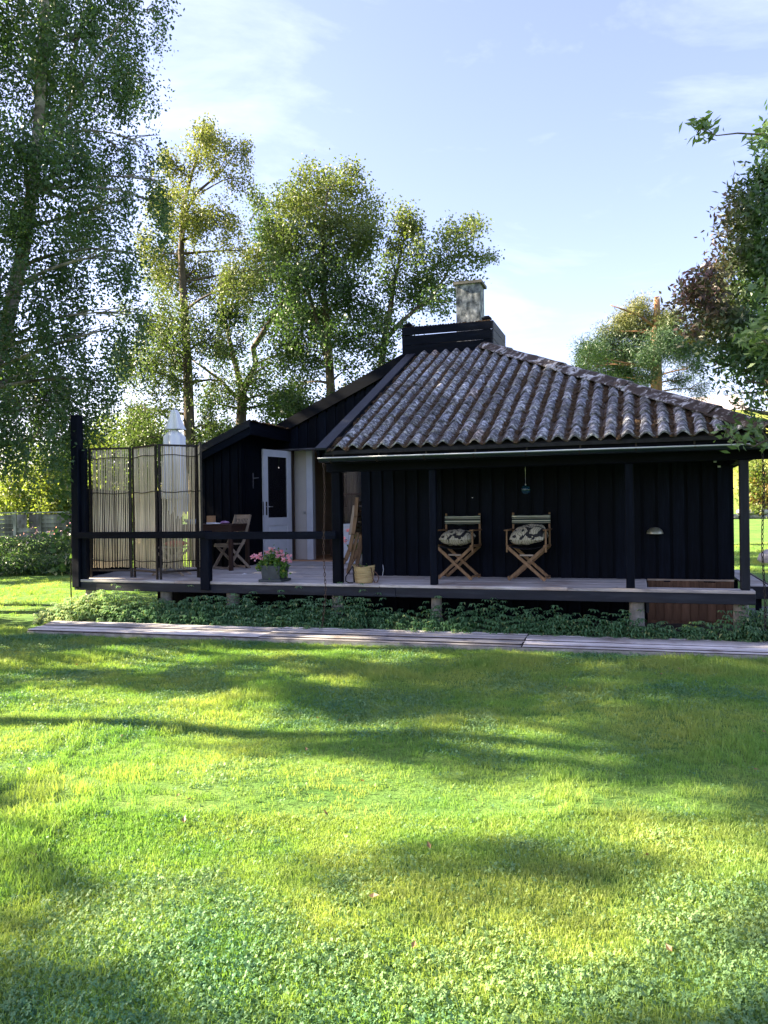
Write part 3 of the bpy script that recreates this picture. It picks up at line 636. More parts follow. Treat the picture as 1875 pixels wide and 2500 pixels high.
# annex at the left of the terrace
def zan(x): return 3.36+(x+2.75)*.42
cladding(-4.18, -3.10, 2.97, .4, lambda x: zan(x)-.14, w=.18, vis=.145)
slab('wall', [(-4.19, 2.972, 0), (-3.10, 2.972, 0), (-3.10, 2.972, zan(-3.1)-.15), (-4.19, 2.972, zan(-4.19)-.15)], .08, BLACK['z'], (0, 1, 0))
box('corner_board', (-3.112, 2.94, .4), (-3.06, 3.0, 3.1), BLACK['z'], H)
slab('wall', [(-3.14, 3.06, 0), (-3.14, 4.60, 0), (-3.14, 4.60, 3.2), (-3.14, 3.06, 3.12)], .05, BLACK['z'], (1, 0, 0))
sdm = box('side_door', (-3.088, 3.12, .64), (-3.062, 3.95, 2.75), BLACK['z'], H)
m = MB(); m.box((-3.0615, 3.40, 2.12), (-3.056, 3.43, 2.42)); m.tube([(-3.06, 3.415, 2.32), (-3.01, 3.415, 2.32), (-3.0, 3.53, 2.33)], .008, 8); m.build('handle', STEEL, sdm)
a0, a1 = -4.75, -2.75
slab('annex_roof', [(a0, 2.77, zan(a0)-.05), (a1-.03, 2.77, zan(a1)-.06), (a1-.03, 4.49, zan(a1)-.05), (a0, 4.49, zan(a0)-.05)], .055, FELT, (0, 0, 1))
slab('verge_board', [(a0, 2.74, zan(a0)-.26), (a1, 2.74, zan(a1)-.26), (a1, 2.74, zan(a1)), (a0, 2.74, zan(a0))], .028, BLACK['x'], (0, 1, 0))
slab('verge_board', [(a0, 2.70, zan(a0)-.12), (a1, 2.70, zan(a1)-.12), (a1, 2.70, zan(a1)+.02), (a0, 2.70, zan(a0)+.02)], .038, FASC['x'], (0, 1, 0))
box('eaves_board', (a1-.028, 2.771, zan(a1)-.26), (a1, 4.49, zan(a1)-.01), BLACK['y'], H)
ms = MB()
for i in range(420):
    x_, y_ = rnd.uniform(a1-.10, a1+.03), rnd.uniform(2.72, 4.45); 
    if i % 3 == 0: x_, y_ = rnd.uniform(a0, a1), rnd.uniform(2.70, 2.95)
    z_ = zan(min(x_, a1))+.005; s_ = rnd.uniform(.012, .035)
    ms.add([(x_-s_, y_-s_, z_-.01), (x_+s_, y_-s_*.8, z_-.01), (x_+s_*.9, y_+s_, z_-.01), (x_-s_, y_+s_*.9, z_-.01), (x_, y_, z_+s_*.7)], [(0, 1, 4), (1, 2, 4), (2, 3, 4), (3, 0, 4)])
tag(ms.build('roof_turf', MOSS, H), kind='stuff')

# main roof: slabs under the tiles, hips and plain slopes
X0, XE = .02, 5.54; YE = -.36; ZE = 2.475
TB = [(-.2, 4.25), (1.5, 4.25), (1.5, 5.65), (-.2, 5.65)]; ZT = 4.68
T1_ = (1.5, 4.15, zroof(4.15)-.03)
def roofplate(name, pts, t, m_):
    return slab(name, pts, t, m_, (0, 0, -1))
roofplate('roof', [(X0, YE, ZE-.005), (XE, YE, ZE-.005), T1_, (X0, 4.2, zroof(4.2)-.03)], .045, FELT)
roofplate('roof', [(XE, YE, ZE-.005), (XE, 10.1, ZE-.005), (1.5, 5.65, ZT), (1.5, 4.15, ZT-.08)], .045, FELT)
roofplate('roof', [(XE, 10.1, ZE-.005), (-4.4, 10.1, ZE-.005), (-.2, 5.65, ZT+.04), (1.5, 5.65, ZT)], .045, FELT)
roofplate('roof', [(-4.4, 10.1, zrake(-4.4)-.01), (-4.4, 4.44, zrake(-4.4)-.01), (-.1, 4.44, zrake(-.1)-.01), (-.1, 5.65, zrake(-.1)-.01)], .06, FELT)
roofplate('roof', [(-.1, 4.3, ZT+.03), (1.5, 4.2, ZT), (1.5, 5.65, ZT), (-.1, 5.65, ZT+.03)], .05, FELT)
slab('verge_board', [(-3.0, 4.40, zrake(-3.0)-.24), (-.15, 4.40, zrake(-.15)-.24), (-.15, 4.40, zrake(-.15)), (-3.0, 4.40, zrake(-3.0))], .03, BLACK['x'], (0, 1, 0))
# left verge of the porch roof: weathered board on top, black board under
vd = Vector((0, 1, SL)).normalized(); vn = Vector((0, -SL, 1)).normalized()
m = MB(); m.fbox((-.03, -.42, zroof(-.42)+.02), (1, 0, 0), vd, vn, (-.07, 0, 0), (.10, 5.0, .030)); m.build('verge_cap', FASC['y'], H)
m = MB(); m.fbox((-.03, -.40, zroof(-.40)+.0175), (1, 0, 0), vd, vn, (-.055, 0, -.17), (-.025, 4.98, 0)); m.build('verge_board', BLACK['y'], H)
m = MB(); m.fbox((-.03, -.40, zroof(-.40)+.0175), (1, 0, 0), vd, vn, (.07, 0, -.05), (.085, 4.98, 0)); m.build('flashing', GUT, H)
# ceiling of the porch
for i in range(9): 
    y_ = -.25+i*.185; m = MB(); m.fbox((X0, y_, zroof(y_)-.11), (1, 0, 0), vd, vn, (0, 0, 0), (XE-.22-X0-max(0, (y_+.18-YE)*.91), .18, .016)); m.build('ceiling_board', BLACK['x'], H)
for xx in (.1, 1.2, 2.4, 3.6, 4.6): m = MB(); m.fbox((xx, -.30, zroof(-.30)-.125), (1, 0, 0), vd, vn, (-.025, 0, -.10), (.025, min(1.8, (5.2-xx)), 0)); m.build('rafter', BLACK['y'], H)
# posts, beam, fascia, gutter
for xx, w_ in ((.015, .13), (1.43, .095), (3.99, .105), (5.315, .105)): box('porch_post', (xx-w_/2, .03, .626), (xx+w_/2, .03+w_, 2.205), BLACK['z'] if xx < 4.5 else FASC['z'], H, bev=.008)
box('beam', (-.12, .025, 2.206), (5.64, .15, 2.36), BLACK['x'], H, bev=.006)
box('eaves_board', (-.05, -.30, 2.30), (5.56, -.275, 2.452), BLACK['x'], H); box('eaves_board', (5.562, -.30, 2.27), (5.59, 9.9, 2.45), BLACK['y'], H)
box('beam', (5.27, .152, 2.206), (5.38, 1.40, 2.36), BLACK['y'], H)
g_ = MB(); n = 12; R = .056; gy_, gz = -.365, 2.365
prof = [(gy_+R*math.cos(math.pi+math.pi*i/n), gz+R*math.sin(math.pi+math.pi*i/n)) for i in range(n+1)]; prof2 = [(gy_+(R-.005)*math.cos(2*math.pi-math.pi*i/n), gz+(R-.005)*math.sin(2*math.pi-math.pi*i/n)) for i in range(n+1)]
pp = prof+prof2; K = len(pp); xa, xb = -.06, 5.60
g_.add([(xa, a, b+.012) for a, b in pp]+[(xb, a, b-.01) for a, b in pp], [(i, (i+1) % K, K+(i+1) % K, K+i) for i in range(K)])
g_.add([(xa+.001, a, b+.012) for a, b in prof], [tuple(range(n+1))]); g_.add([(xb-.001, a, b-.01) for a, b in prof], [tuple(range(n+1))[::-1]])
GT = g_.build('gutter', GUT, H, True)
m = MB(); m.tube([(xa-.002, gy_-R, gz+.014), (xb+.002, gy_-R, gz-.008)], .0078, 8); m.build('rim', RIM_HIGHLIGHT, GT, True)
for i in range(9):
    x_ = .12+i*.66; m = MB(); pts = [(x_, gy_+(R+.004)*math.cos(math.pi+math.pi*j/8), gz+.003+(R+.004)*math.sin(math.pi+math.pi*j/8)) for j in range(9)]+[(x_, -.302, 2.43)]
    for p, q in zip(pts[:-1], pts[1:]): m.bar(p, q, .022, .004, (0, 0, 1) if abs(p[2]-q[2]) < .02 else (0, 1, 0))
    m.build('bracket', IRON, GT)

# roof tiles: one mesh shared, laid course by course; those on the hip are cut
TW, TL, AMP = .209, .42, .037
def tile_profile(): return [(-TW/2+TW*i/8, AMP*(math.cos(2*math.pi*(i/8-.5)))) for i in range(9)]
def tile_mesh():
    pr = tile_profile(); V, F = [], []
    for yy, dz in ((0, .017), (TL, 0)):
        for x_, z_ in pr: V.append((x_, yy, z_+dz))
    for x_, z_ in pr: V.append((x_, 0, z_-.004))
    F = [(i, i+1, 10+i, 9+i) for i in range(8)]+[(18+i, 19+i, 1+i, i) for i in range(8)]
    me = bpy.data.meshes.new('roof_tile'); me.from_pydata(V, [], F); me.materials.append(TILE)
    me.polygons.foreach_set('use_smooth', [True]*8+[False]*8)
    me.update(); return me
TM = tile_mesh(); th = math.atan(SL); CL = .392
Rx = Matrix.Rotation(th, 4, 'X')
def hipx(y): return XE-.02-(y-YE)*(XE-1.5)/(4.15-YE)
moss_pts = []
nc = int((4.2-YE)/math.cos(th)/CL)+1
for c_ in range(nc):
    s0 = c_*CL-.0
    y0 = YE-.02+s0*math.cos(th); z0 = zroof(y0)+.022
    x_ = X0+.10+TW/2
    while x_-TW/2 < hipx(y0):
        far = hipx(y0+TL*math.cos(th)); me = TM; jx, jz = rnd.uniform(-.004, .004), rnd.uniform(-.003, .004)
        loc = Vector((x_+jx, y0+rnd.uniform(-.006, .006), z0+jz)); rot = (th+rnd.uniform(-.008, .008), 0, rnd.uniform(-.012, .012))
        if x_+TW/2 > far-.03:
            bm = bmesh.new(); bm.from_mesh(TM); mw = Matrix.Translation(loc) @ Euler(rot).to_matrix().to_4x4(); bm.transform(mw)
            pn = Vector((4.15-YE, XE-1.5, 0)).normalized()
            bmesh.ops.bisect_plane(bm, geom=bm.verts[:]+bm.edges[:]+bm.faces[:], plane_co=(hipx(y0), y0, 0), plane_no=pn, clear_outer=True)
            if len(bm.faces) == 0: bm.free(); x_ += TW; continue
            bm.transform(mw.inverted()); me = bpy.data.meshes.new('roof_tile'); bm.to_mesh(me); bm.free(); me.materials.append(TILE)
        o = bpy.data.objects.new('roof_tile', me); place(o, loc, H); o.rotation_euler = rot
        for q in range(8):
            yy = y0+rnd.random()*CL*math.cos(th); moss_pts.append((x_-TW/2+rnd.gauss(0, .016), yy))
        x_ += TW
# moss cushions lying in the troughs
mm = MB()
P_ = np.array(moss_pts); dens = vnoise(P_[:, 0]+20, P_[:, 1]*1.0+30, .9, 21)*.55+vnoise(P_[:, 0]+20, P_[:, 1]+30, 2.9, 22)*.45
for (x_, y_), q in zip(moss_pts, dens):
    if x_ > hipx(y_)-.12 or y_ > 4.05: continue
    pr_ = .20+2.8*max(0, q-.42)+(.35 if x_ > 3.6+.3*math.sin(y_*3) else 0)+(.25 if x_ < .6 else 0)
    if rnd.random() > pr_: continue
    r_ = rnd.uniform(.012, .048)*(.6+1.0*q); h_ = r_*rnd.uniform(.4, .7); zc = zroof(y_)+.022-AMP+.014; ph = rnd.random()*6
    vs = []
    for (k_, f_) in ((1.0, -.3), (.8, .45), (.4, .85)):
        for j in range(6):
            a_ = ph+j*math.pi/3+rnd.uniform(-.3, .3); rr = r_*k_*rnd.uniform(.7, 1.2); vs.append((x_+rr*math.cos(a_)*.9, y_+rr*math.sin(a_)*1.5, zc+rr*math.sin(a_)*1.5*SL+h_*f_+.35*abs(rr*math.cos(a_))))
    fs = [(i, (i+1) % 6, 6+(i+1) % 6, 6+i) for i in range(6)]+[(6+i, 6+(i+1) % 6, 12+(i+1) % 6, 12+i) for i in range(6)]+[tuple(range(12, 18))]
    mm.add(vs, fs)
tag(mm.build('roof_moss', MOSS, H, True), kind='stuff')
# hip caps
ha, hb = Vector((XE+.01, YE-.06, zroof(YE)+.088)), Vector((1.42, 4.22, zroof(4.2)+.115)); hd = (hb-ha); HLn = hd.length; hd.normalize()
hs = Vector((hd.y, -hd.x, 0)).normalized(); hu = hs.cross(hd); hu = hu if hu.z > 0 else -hu
for i in range(8):
    t0 = i*HLn/8-.03; ln = HLn/8+.06; j0 = .010*(i % 2)+.004; wv = .17
    m = MB(); vs = []
    for t in (t0, t0+ln*.33, t0+ln*.66, t0+ln):
        for u, v in ((-wv, -.085), (-wv*.55, -.03), (-.04, .012), (.04, .012), (wv*.55, -.03), (wv, -.09)):
            vs.append(ha+hd*t+hs*(u*rnd.uniform(.96, 1.03))+hu*(v+j0+(.012 if t == t0 else 0)+rnd.uniform(-.003, .003)))
    fs = [(r*6+i_, r*6+i_+1, (r+1)*6+i_+1, (r+1)*6+i_) for r in range(3) for i_ in range(5)]
    top = len(vs); vs += [v_-hu*.014 for v_ in vs]
    fs += [(a, b, top+b, top+a) for a, b in zip(range(5), range(1, 6))]+[(r*6, (r+1)*6, top+(r+1)*6, top+r*6) for r in range(3)]+[(r*6+5, (r+1)*6+5, top+(r+1)*6+5, top+r*6+5) for r in range(3)]
    m.add(vs, fs); m.build('ridge_tile', RIDGE, H)
# the right-hand slope, ribbed like the front, seen only from the side
m = MB(); vs, fs = [], []; ny_ = 120
for r, (fx) in enumerate((0, 1)):
    for i in range(ny_+1):
        y_ = YE+(10.0-YE)*i/ny_; lim = min((y_-YE)/(4.15-YE), (10.1-y_)/(10.1-5.65), 1); x_ = XE-fx*(XE-1.5)*lim
        vs.append((x_, y_, ZE+.03+(XE-x_)*.545+.022*math.sin(y_*34)))
m.add(vs, [(i, i+1, ny_+2+i, ny_+1+i) for i in range(ny_)]); m.build('side_slope', TILE, H, True)

# chimney and its board screen
ch = MB(); ch.box((.68, 5.0, 4.5), (1.16, 5.45, 6.13)); CH = ch.build('chimney', CHIM, H)
m = MB(); m.box((.63, 4.95, 6.131), (1.21, 5.50, 6.185)); m.build('chimney_cap', CHCAP, CH)
def bline(a, b, z0, z1, sag=0):
    m = MB(); a, b = Vector((*a, 0)), Vector((*b, 0)); d_ = (b-a).normalized(); n2 = Vector((d_.y, -d_.x, 0)); m.fbox((a.x, a.y, 0), d_, n2, UPZ, (0, 0, z0), ((b-a).length, .028, z1))
    if sag: m.v = [(v[0], v[1], v[2]+sag*((Vector(v)-Vector((a.x, a.y, v[2]))).length/(b-a).length)) for v in m.v]
    return m
pr_m = bline((-.22, 4.24), (1.53, 4.24), 4.63, 4.83).build('chimney_screen', BLACK['x'], H)
bline((-.22, 4.235), (1.53, 4.235), 4.84, 5.015).build('board', BLACK['x'], pr_m)
bline((-.22, 4.23), (1.53, 4.23), 5.035, 5.185, sag=-.012).build('board', BLACK['x'], pr_m)
m = pr_m
for z0, z1 in ((4.60, 4.83), (4.84, 5.015), (5.025, 5.18)):
    bline((1.53, 4.212), (1.53, 5.62), z0, z1).build('board', FASC['y'], pr_m); bline((-.2, 5.62), (-.2, 4.245), z0, z1).build('board', BLACK['y'], pr_m); bline((1.52, 5.62), (-.2, 5.62), z0, z1).build('board', BLACK['x'], pr_m)
for xx, yy in ((-.12, 4.30), (1.42, 4.30), (-.12, 5.54), (1.42, 5.54)):
    m = MB(); m.box((xx-.06, yy-.04, 4.55), (xx+.06, yy+.05, 5.22)); m.build('screen_post', BLACK['z'], pr_m)
    m = MB(); m.box((xx-.085, yy-.07, 5.221), (xx+.085, yy+.08, 5.25)); m.box((xx-.04, yy-.03, 5.251), (xx+.05, yy+.05, 5.285)); m.build('post_cap', BLACK['x'], pr_m)
ms = MB()
for i in range(260):
    s_ = rnd.uniform(.008, .022)
    if i % 2: x_, y_, z_ = rnd.uniform(-.2, 1.5), 4.225, 5.185
    else: x_, y_, z_ = 1.535, rnd.uniform(4.25, 5.6), 5.18
    ms.add([(x_-s_, y_-s_, z_-.01), (x_+s_, y_-s_*.8, z_-.01), (x_+s_*.9, y_+s_, z_-.01), (x_-s_, y_+s_*.9, z_-.01), (x_, y_, z_+s_)], [(0, 1, 4), (1, 2, 4), (2, 3, 4), (3, 0, 4)])
o_ = ms.build('moss', MOSS, pr_m); tag(o_, kind='stuff')
for a, b in (((5.09, 1.385, 2.25), (5.13, 1.397, 2.28)), ((5.14, 1.385, 2.18), (5.18, 1.397, 2.205)), ((1.695, 1.385, 1.823), (1.712, 1.397, 1.832))): box('junction_box', a, b, WHITE, H, bev=.002)

# ------------------------------------------------------------------ rain chains
def chain(x, y0, y1, z0, z1, r, wire, label, group):
    n = int(math.hypot(z0-z1, y1-y0)/(r*2.5)); m = MB()
    for i in range(n):
        t = (i+.5)/n; c = Vector((x+.012*math.sin(t*9), y0+(y1-y0)*ss(.75, 1, t), z0+(z1-z0)*t)); a = (i % 2)*math.pi/2+.5
        pts = [c+Vector((math.cos(a)*r*.62*math.sin(u), math.sin(a)*r*.62*math.sin(u), r*1.5*math.cos(u))) for u in [2*math.pi*k/10 for k in range(11)]]
        m.tube(pts, wire, 5, cap=False)
    o = m.build('rain_chain', RUST if x < 2 else IRON, None, True); tag(o, label, 'chain', group)
chain(.0, -.37, -.50, 2.31, .06, .020, .0048, 'rusty rain chain hanging from the left end of the gutter down to the plants', 'rain chains')
chain(5.47, -.30, -.30, 2.27, .20, .021, .0052, 'dark rain chain hanging beside the rightmost porch post', 'rain chains')

# ------------------------------------------------------------------ folding screen of willow sticks
fsn = thing('folding_screen', 'four-panel folding screen of pale willow sticks in black frames beside the tall post', 'screen', (-3.2, .3, .625))
pts = [(-4.40, .27), (-3.665, .43), (-2.975, .10), (-2.545, .60), (-2.16, .04)]
SM = None
st_m = MB(); st_m.tube([(0, 0, -.99), (.004, .003, -.5), (-.003, .002, 0), (.004, -.003, .5), (0, 0, .99)], [.0098, .0105, .0108, .0102, .0095], 6)
for pi in range(4):
    a, b = Vector((*pts[pi], .63)), Vector((*pts[pi+1], .63)); d = b-a; L_ = d.length; d.normalize(); nn = Vector((d.y, -d.x, 0)); h0, h1 = .13, 2.10
    m = MB()
    for t in (0.02, L_-.052): m.fbox(a, d, nn, UPZ, (t, -.014, 0), (t+.032, .016, h1))
    m.fbox(a, d, nn, UPZ, (.052, -.013, h1-.03), (L_-.052, .014, h1)); m.fbox(a, d, nn, UPZ, (.052, -.013, h0-.03), (L_-.052, .014, h0))
    for hz in (.27, .72, 1.36, 1.93):
        q = [a+d*(.02+(L_-.04)*u)+nn*.016+UPZ*(hz+.012*math.sin(u*7+pi+hz*5)) for u in (0, .2, .4, .6, .8, 1)]; m.tube(q, .0065, 5)
    F = m.build('panel', IRON, fsn)
    n = 21
    for i in range(n):
        p = a+d*(.065+(L_-.13)*(i+.5)/n+rnd.uniform(-.004, .004))+UPZ*((h0+h1)/2-.0+rnd.uniform(-.01, .01))
        if SM is None:
            o = st_m.build('stick', STICK, None, True, c=(0, 0, 0)); C.objects.unlink(o); SM = o.data
        o = bpy.data.objects.new('stick', SM); place(o, p, F); o.scale = (rnd.uniform(.70, .98),)*2+(.965,); o.rotation_euler = (rnd.uniform(-.006, .006), rnd.uniform(-.008, .008), rnd.uniform(0, 6.28))

# ------------------------------------------------------------------ parasol
um = thing('closed_parasol', 'closed white parasol standing behind the willow screen', 'parasol', (-3.52, 1.4, .625))
m = MB(); m.tube([(-3.52, 1.4, .66), (-3.52, 1.4, 3.40)], .02, 10); m.build('pole', HONEY['z'], um, True)
m = MB(); m.lathe([(.0, .0), (.24, .0), (.24, .05), (.05, .08), (.035, .3), (0, .3)], 20, (-3.52, 1.4, .627)); m.build('foot', CONC, um)
def fold(k, amp): return lambda a, z: 1+amp*math.sin(a*k+z*1.5)+amp*.5*math.sin(a*(k-3)+1+z*4)
m = MB(); m.lathe([(.03, 3.16), (.05, 3.10), (.12, 3.03), (.17, 2.97), (.172, 2.6), (.19, 2.3), (.215, 2.05), (.225, 1.93), (.20, 1.90)], 40, (-3.52, 1.4, 0), fold(7, .13))
for i in range(6):
    a = i*1.05+.3; x_, y_ = -3.52+.13*math.cos(a)+.06, 1.4+.13*math.sin(a); zb = 1.62+.08*math.sin(i*2.1)
    m.add([(x_-.07, y_, 1.98), (x_+.08, y_+.03, 1.98), (x_+.045, y_+.02, zb+.08), (x_, y_, zb), (x_-.05, y_-.01, zb+.13)], [(0, 1, 2, 3, 4)])
m.build('canopy', CANVAS, um, True)
m = MB(); m.lathe([(0, 3.44), (.055, 3.43), (.075, 3.38), (.10, 3.27), (.135, 3.16), (.16, 3.10)], 36, (-3.50, 1.4, 0), fold(5, .16)); m.build('top_flap', CANVAS, um, True)
m = MB(); m.lathe([(0, 3.475), (.03, 3.47), (.035, 3.44), (.0, 3.435)], 12, (-3.50, 1.4, 0)); m.build('finial', STEEL, um, True)

# ------------------------------------------------------------------ table and chairs at the left
tb = thing('garden_table', 'dark brown garden table on the terrace partly behind the willow screen', 'table', (-3.25, 2.2, .625))
for i in range(7): box('slat', (-3.82, 1.90+i*.1, 1.425), (-2.70, 1.90+i*.1+.092, 1.45), DARKW['x'], tb)
m = MB()
m.box((-3.79, 1.92, 1.32), (-2.73, 1.945, 1.4245)); m.box((-3.79, 2.54, 1.32), (-2.73, 2.565, 1.4245)); m.box((-3.79, 1.9455, 1.32), (-3.765, 2.5395, 1.4245)); m.box((-2.755, 1.9455, 1.32), (-2.73, 2.5395, 1.4245)); m.build('apron', DARKW['x'], tb)
for x_ in (-3.81, -2.775):
    for y_ in (1.905, 2.515): box('leg', (x_, y_, .627), (x_+.065, y_+.065, 1.4245), DARKW['z'], tb)
t = thing('wooden_box', 'small light wooden box with white base on the dark table', 'box', (-3.17, 2.0, 1.45)); m = MB(); m.box((-3.225, 1.95, 1.485), (-3.11, 2.06, 1.60)); m.build('body', TAN, t); m = MB(); m.box((-3.23, 1.945, 1.451), (-3.105, 2.065, 1.484)); m.build('base', WHITE, t)
tag(pillow('folded_cloth', .16, .12, .05, PURP, c=(-2.92, 2.05, 1.474)), 'crumpled purple and white cloth on the dark table', 'cloth')
tag(pillow('napkin', .16, .10, .016, CANVAS, c=(-3.04, 1.96, 1.461)), 'white folded napkin lying beside the wooden box', 'napkin')
m = MB(); m.lathe([(.0, 0), (.07, 0), (.13, .05), (.15, .09), (.142, .09), (.12, .05), (.06, .012), (0, .012)], 24, (-3.62, 2.1, 1.452)); tag(m.build('glass_bowl', BOWL, None, True), 'clear bluish glass bowl on the table behind the willow screen', 'bowl')

def teak_chair(label, loc, rotz):
    t = thing('folding_chair', label, 'chair', loc, rotz, None, True); Wd = .235
    for s in (-1, 1):
        m = MB(); m.bar((s*Wd, -.24, 0), (s*Wd, .12, .52), .05, .022, (1, 0, 0)); m.bar((s*Wd, .115, .51), (s*Wd, .26, .98), .045, .0225, (1, 0, 0)); m.build('back_leg', TEAK['z'], t)
        m = MB(); m.bar((s*(Wd-.03), .26, 0), (s*(Wd-.03), -.20, .43), .045, .022, (1, 0, 0)); m.build('front_leg', TEAK['z'], t)
    for i in range(7): box('seat_slat', (-Wd+.03, -.23+i*.056, .445), (Wd-.03, -.23+i*.056+.046, .463), TEAK['x'], t, bev=.003)
    m = MB(); m.box((-Wd+.02, -.235, .40), (Wd-.02, -.215, .444)); m.build('front_rail', TEAK['x'], t)
    m = MB(); m.bar((-Wd, .262, .945), (Wd, .262, .945), .07, .02, (0, 1, -.3)); m.build('top_rail', TEAK['x'], t)
    m = MB(); m.bar((-Wd, .135, .57), (Wd, .135, .57), .04, .02, (0, 1, -.3)); m.build('lower_rail', TEAK['x'], t)
    for i in range(9): x_ = -.19+i*.0475; m = MB(); m.bar((x_, .137, .575), (x_, .255, .93), .02, .011, (0, 1, -.3)); m.build('back_slat', TEAK['z'], t)
    m = MB(); m.bar((-Wd+.03, .24, .03), (Wd-.03, .24, .03), .03, .02, (0, 1, 0)); m.bar((-Wd, -.225, .03), (Wd, -.225, .03), .03, .02, (0, 1, 0)); m.build('stretcher', TEAK['x'], t)
    return t
teak_chair('silvered teak folding chair with slatted back at the dark table', (-3.0, 2.42, .628), rad(-27))
st = thing('folding_stool', 'low folding stool with crossed legs behind the willow screen', 'stool', (-3.3, .95, .628), .15, None, True)
for y_ in (-.15, .15):
    for s in (-1, 1): m = MB(); m.bar((-.28*s, y_+.012*s, .0), (.26*s, y_+.012*s, .45), .035, .02, (0, 1, 0)); m.build('leg', TEAK['z'], st)
for i in range(6): box('slat', (-.25+i*.085, -.2, .452), (-.25+i*.085+.07, .2, .468), TEAK['y'], st, bev=.003)
tag(pillow('seat_cushion', .34, .30, .09, REDF, c=(-3.22, .96, 1.15)), 'red cushion on the folding stool seen through the willow screen', 'cushion')

# folded wooden chair leaning in the corner behind the first porch post
lc = thing('leaning_chair', 'weathered wooden deck chair folded and leaning beside the basket', 'chair', (-.4, 1.75, .626))
for dy in (0, .42):
    m = MB(); pp_ = [(-.55, .74), (-.46, .86), (-.39, 1.0), (-.32, 1.27), (-.27, 1.56), (-.245, 1.86)]
    for (a, b), (c_, d_) in zip(pp_[:-1], pp_[1:]): m.bar((a, 1.62+dy, b-.008), (c_, 1.62+dy, d_+.008), .062, .026, (0, 1, 0))
    m.build('side_rail', HONEY['z'], lc)
    m = MB(); m.bar((-.44, 1.66+dy*.82, .628), (-.25, 1.66+dy*.82, 1.30), .055, .024, (0, 1, 0)); m.build('leg', HONEY['z'], lc)
for i in range(7):
    z_ = 1.28+i*.065; x_ = -.375+(z_-1.28)*.16; m = MB(); m.box((x_-.012, 1.64, z_), (x_+.012, 2.02, z_+.05)); m.build('seat_slat', HONEY['y'], lc)
m = MB(); m.bar((-.38, 1.635, 1.26), (-.30, 1.635, 1.74), .045, .02, (0, 1, 0)); m.bar((-.38, 2.025, 1.26), (-.30, 2.025, 1.74), .045, .02, (0, 1, 0)); m.build('seat_frame', TEAK['z'], lc)
for i in range(6): z_ = 1.3+i*.09; x_ = -.318+(z_-1.27)*.13; m = MB(); m.box((x_+.01, 1.635, z_), (x_+.026, 2.03, z_+.06)); m.build('back_slat', TEAK['y'], lc)
# white panelled box and potted pink geranium behind it
wbx = thing('white_chest', 'white panelled chest against the house behind the leaning chair', 'chest', (-1.05, 4.0, .626))
m = MB(); m.box((-1.38, 3.75, .64), (-.70, 4.3, 1.36)); m.build('body', WHITE, wbx)
m = MB(); m.box((-1.40, 3.73, 1.361), (-.68, 4.32, 1.40)); m.build('lid', WHITE, wbx)
for i in range(4): box('panel', (-1.375+i*.17, 3.738, .84), (-1.375+i*.17+.165, 3.7495, 1.27), WHITE, wbx, bev=.002)
box('rail', (-1.378, 3.732, 1.275), (-.702, 3.7495, 1.355), WHITE, wbx); box('rail', (-1.378, 3.732, .65), (-.702, 3.7495, .835), WHITE, wbx)

def flower_heads(parent, spots, r, fr=None):
    for (x_, y_, z_) in spots:
        P = np.array([(x_, y_, z_)])+rng.normal(0, r*.5, (26, 3))*np.array([1, 1, .7]); V, F = leaf_geo(P, .034, .03, 0, 0)
        o = raw_mesh('flower', V, F, PINK, parent, (x_, y_, z_), {'lr': rng.random(len(F)), 'lg': rng.random(len(F))*.5}) if not fr else None
def leafball(name, parent, cs, L, W, mat, g=0., n=80, flat=0., droop=0., c=(0, 0, 0), fold=.15):
    P = np.concatenate([np.array([q[:3]])+rng.normal(0, 1, (int(n*(q[4] if len(q) > 4 else 1)), 3))*q[3]*.5 for q in cs]); V, F = leaf_geo(P, L, W, droop, flat, fold)
    return raw_mesh(name, V, F, mat, parent, c, {'lr': rng.random(len(F)), 'lg': (rng.random(len(F)) < g).astype(float)*rng.random(len(F))})
fp = thing('geranium_pot', 'square slate-grey pot of pink geraniums on the terrace edge', 'flower pot', (-1.04, .2, .626))
m = MB(); m.add([(-1.18, .07, .665), (-.90, .07, .665), (-.90, .34, .665), (-1.18, .34, .665), (-1.20, .05, .865), (-.88, .05, .865), (-.88, .36, .865), (-1.20, .36, .865), (-1.18, .07, .865), (-.90, .07, .865), (-.90, .34, .865), (-1.18, .34, .865), (-1.18, .07, .84), (-.90, .07, .84), (-.90, .34, .84), (-1.18, .34, .84)],
      [(3, 2, 1, 0), (0, 1, 5, 4), (1, 2, 6, 5), (2, 3, 7, 6), (3, 0, 4, 7), (4, 5, 9, 8), (5, 6, 10, 9), (6, 7, 11, 10), (7, 4, 8, 11), (8, 9, 13, 12), (9, 10, 14, 13), (10, 11, 15, 14), (11, 8, 12, 15), (12, 13, 14, 15)]); m.build('pot', POT, fp)
box('tray', (-1.225, .03, .627), (-.855, .38, .664), POT, fp, bev=.006)
leafball('foliage', fp, [(-1.05, .2, .90, .16, 1.6), (-1.16, .12, .88, .09), (-.93, .15, .89, .10), (-.98, .22, .95, .12), (-1.10, .2, .96, .11), (-1.22, .1, .83, .05, .5), (-.86, .08, .80, .06, .7), (-.84, .1, .74, .04, .4)], .036, .042, LFLOW, .12, n=150)
hd_ = [(-1.34, .12, .985), (-1.28, .10, 1.0), (-1.22, .12, .965), (-1.25, .16, 1.02), (-1.12, .14, 1.055), (-1.08, .2, 1.10), (-.99, .18, 1.06), (-.92, .2, 1.07), (-.96, .15, 1.0), (-.89, .16, 1.01), (-.79, .16, 1.005), (-.76, .12, .935), (-.84, .1, .95)]
flower_heads(fp, hd_, .030)
m = MB()
for q in hd_: m.tube([(q[0]*.6-.42, .2, .88), ((q[0]-1.04)/2, (q[1]+.2)/2, q[2]-.05), q], .0022, 4)
m.build('stem', LFLOW, fp)
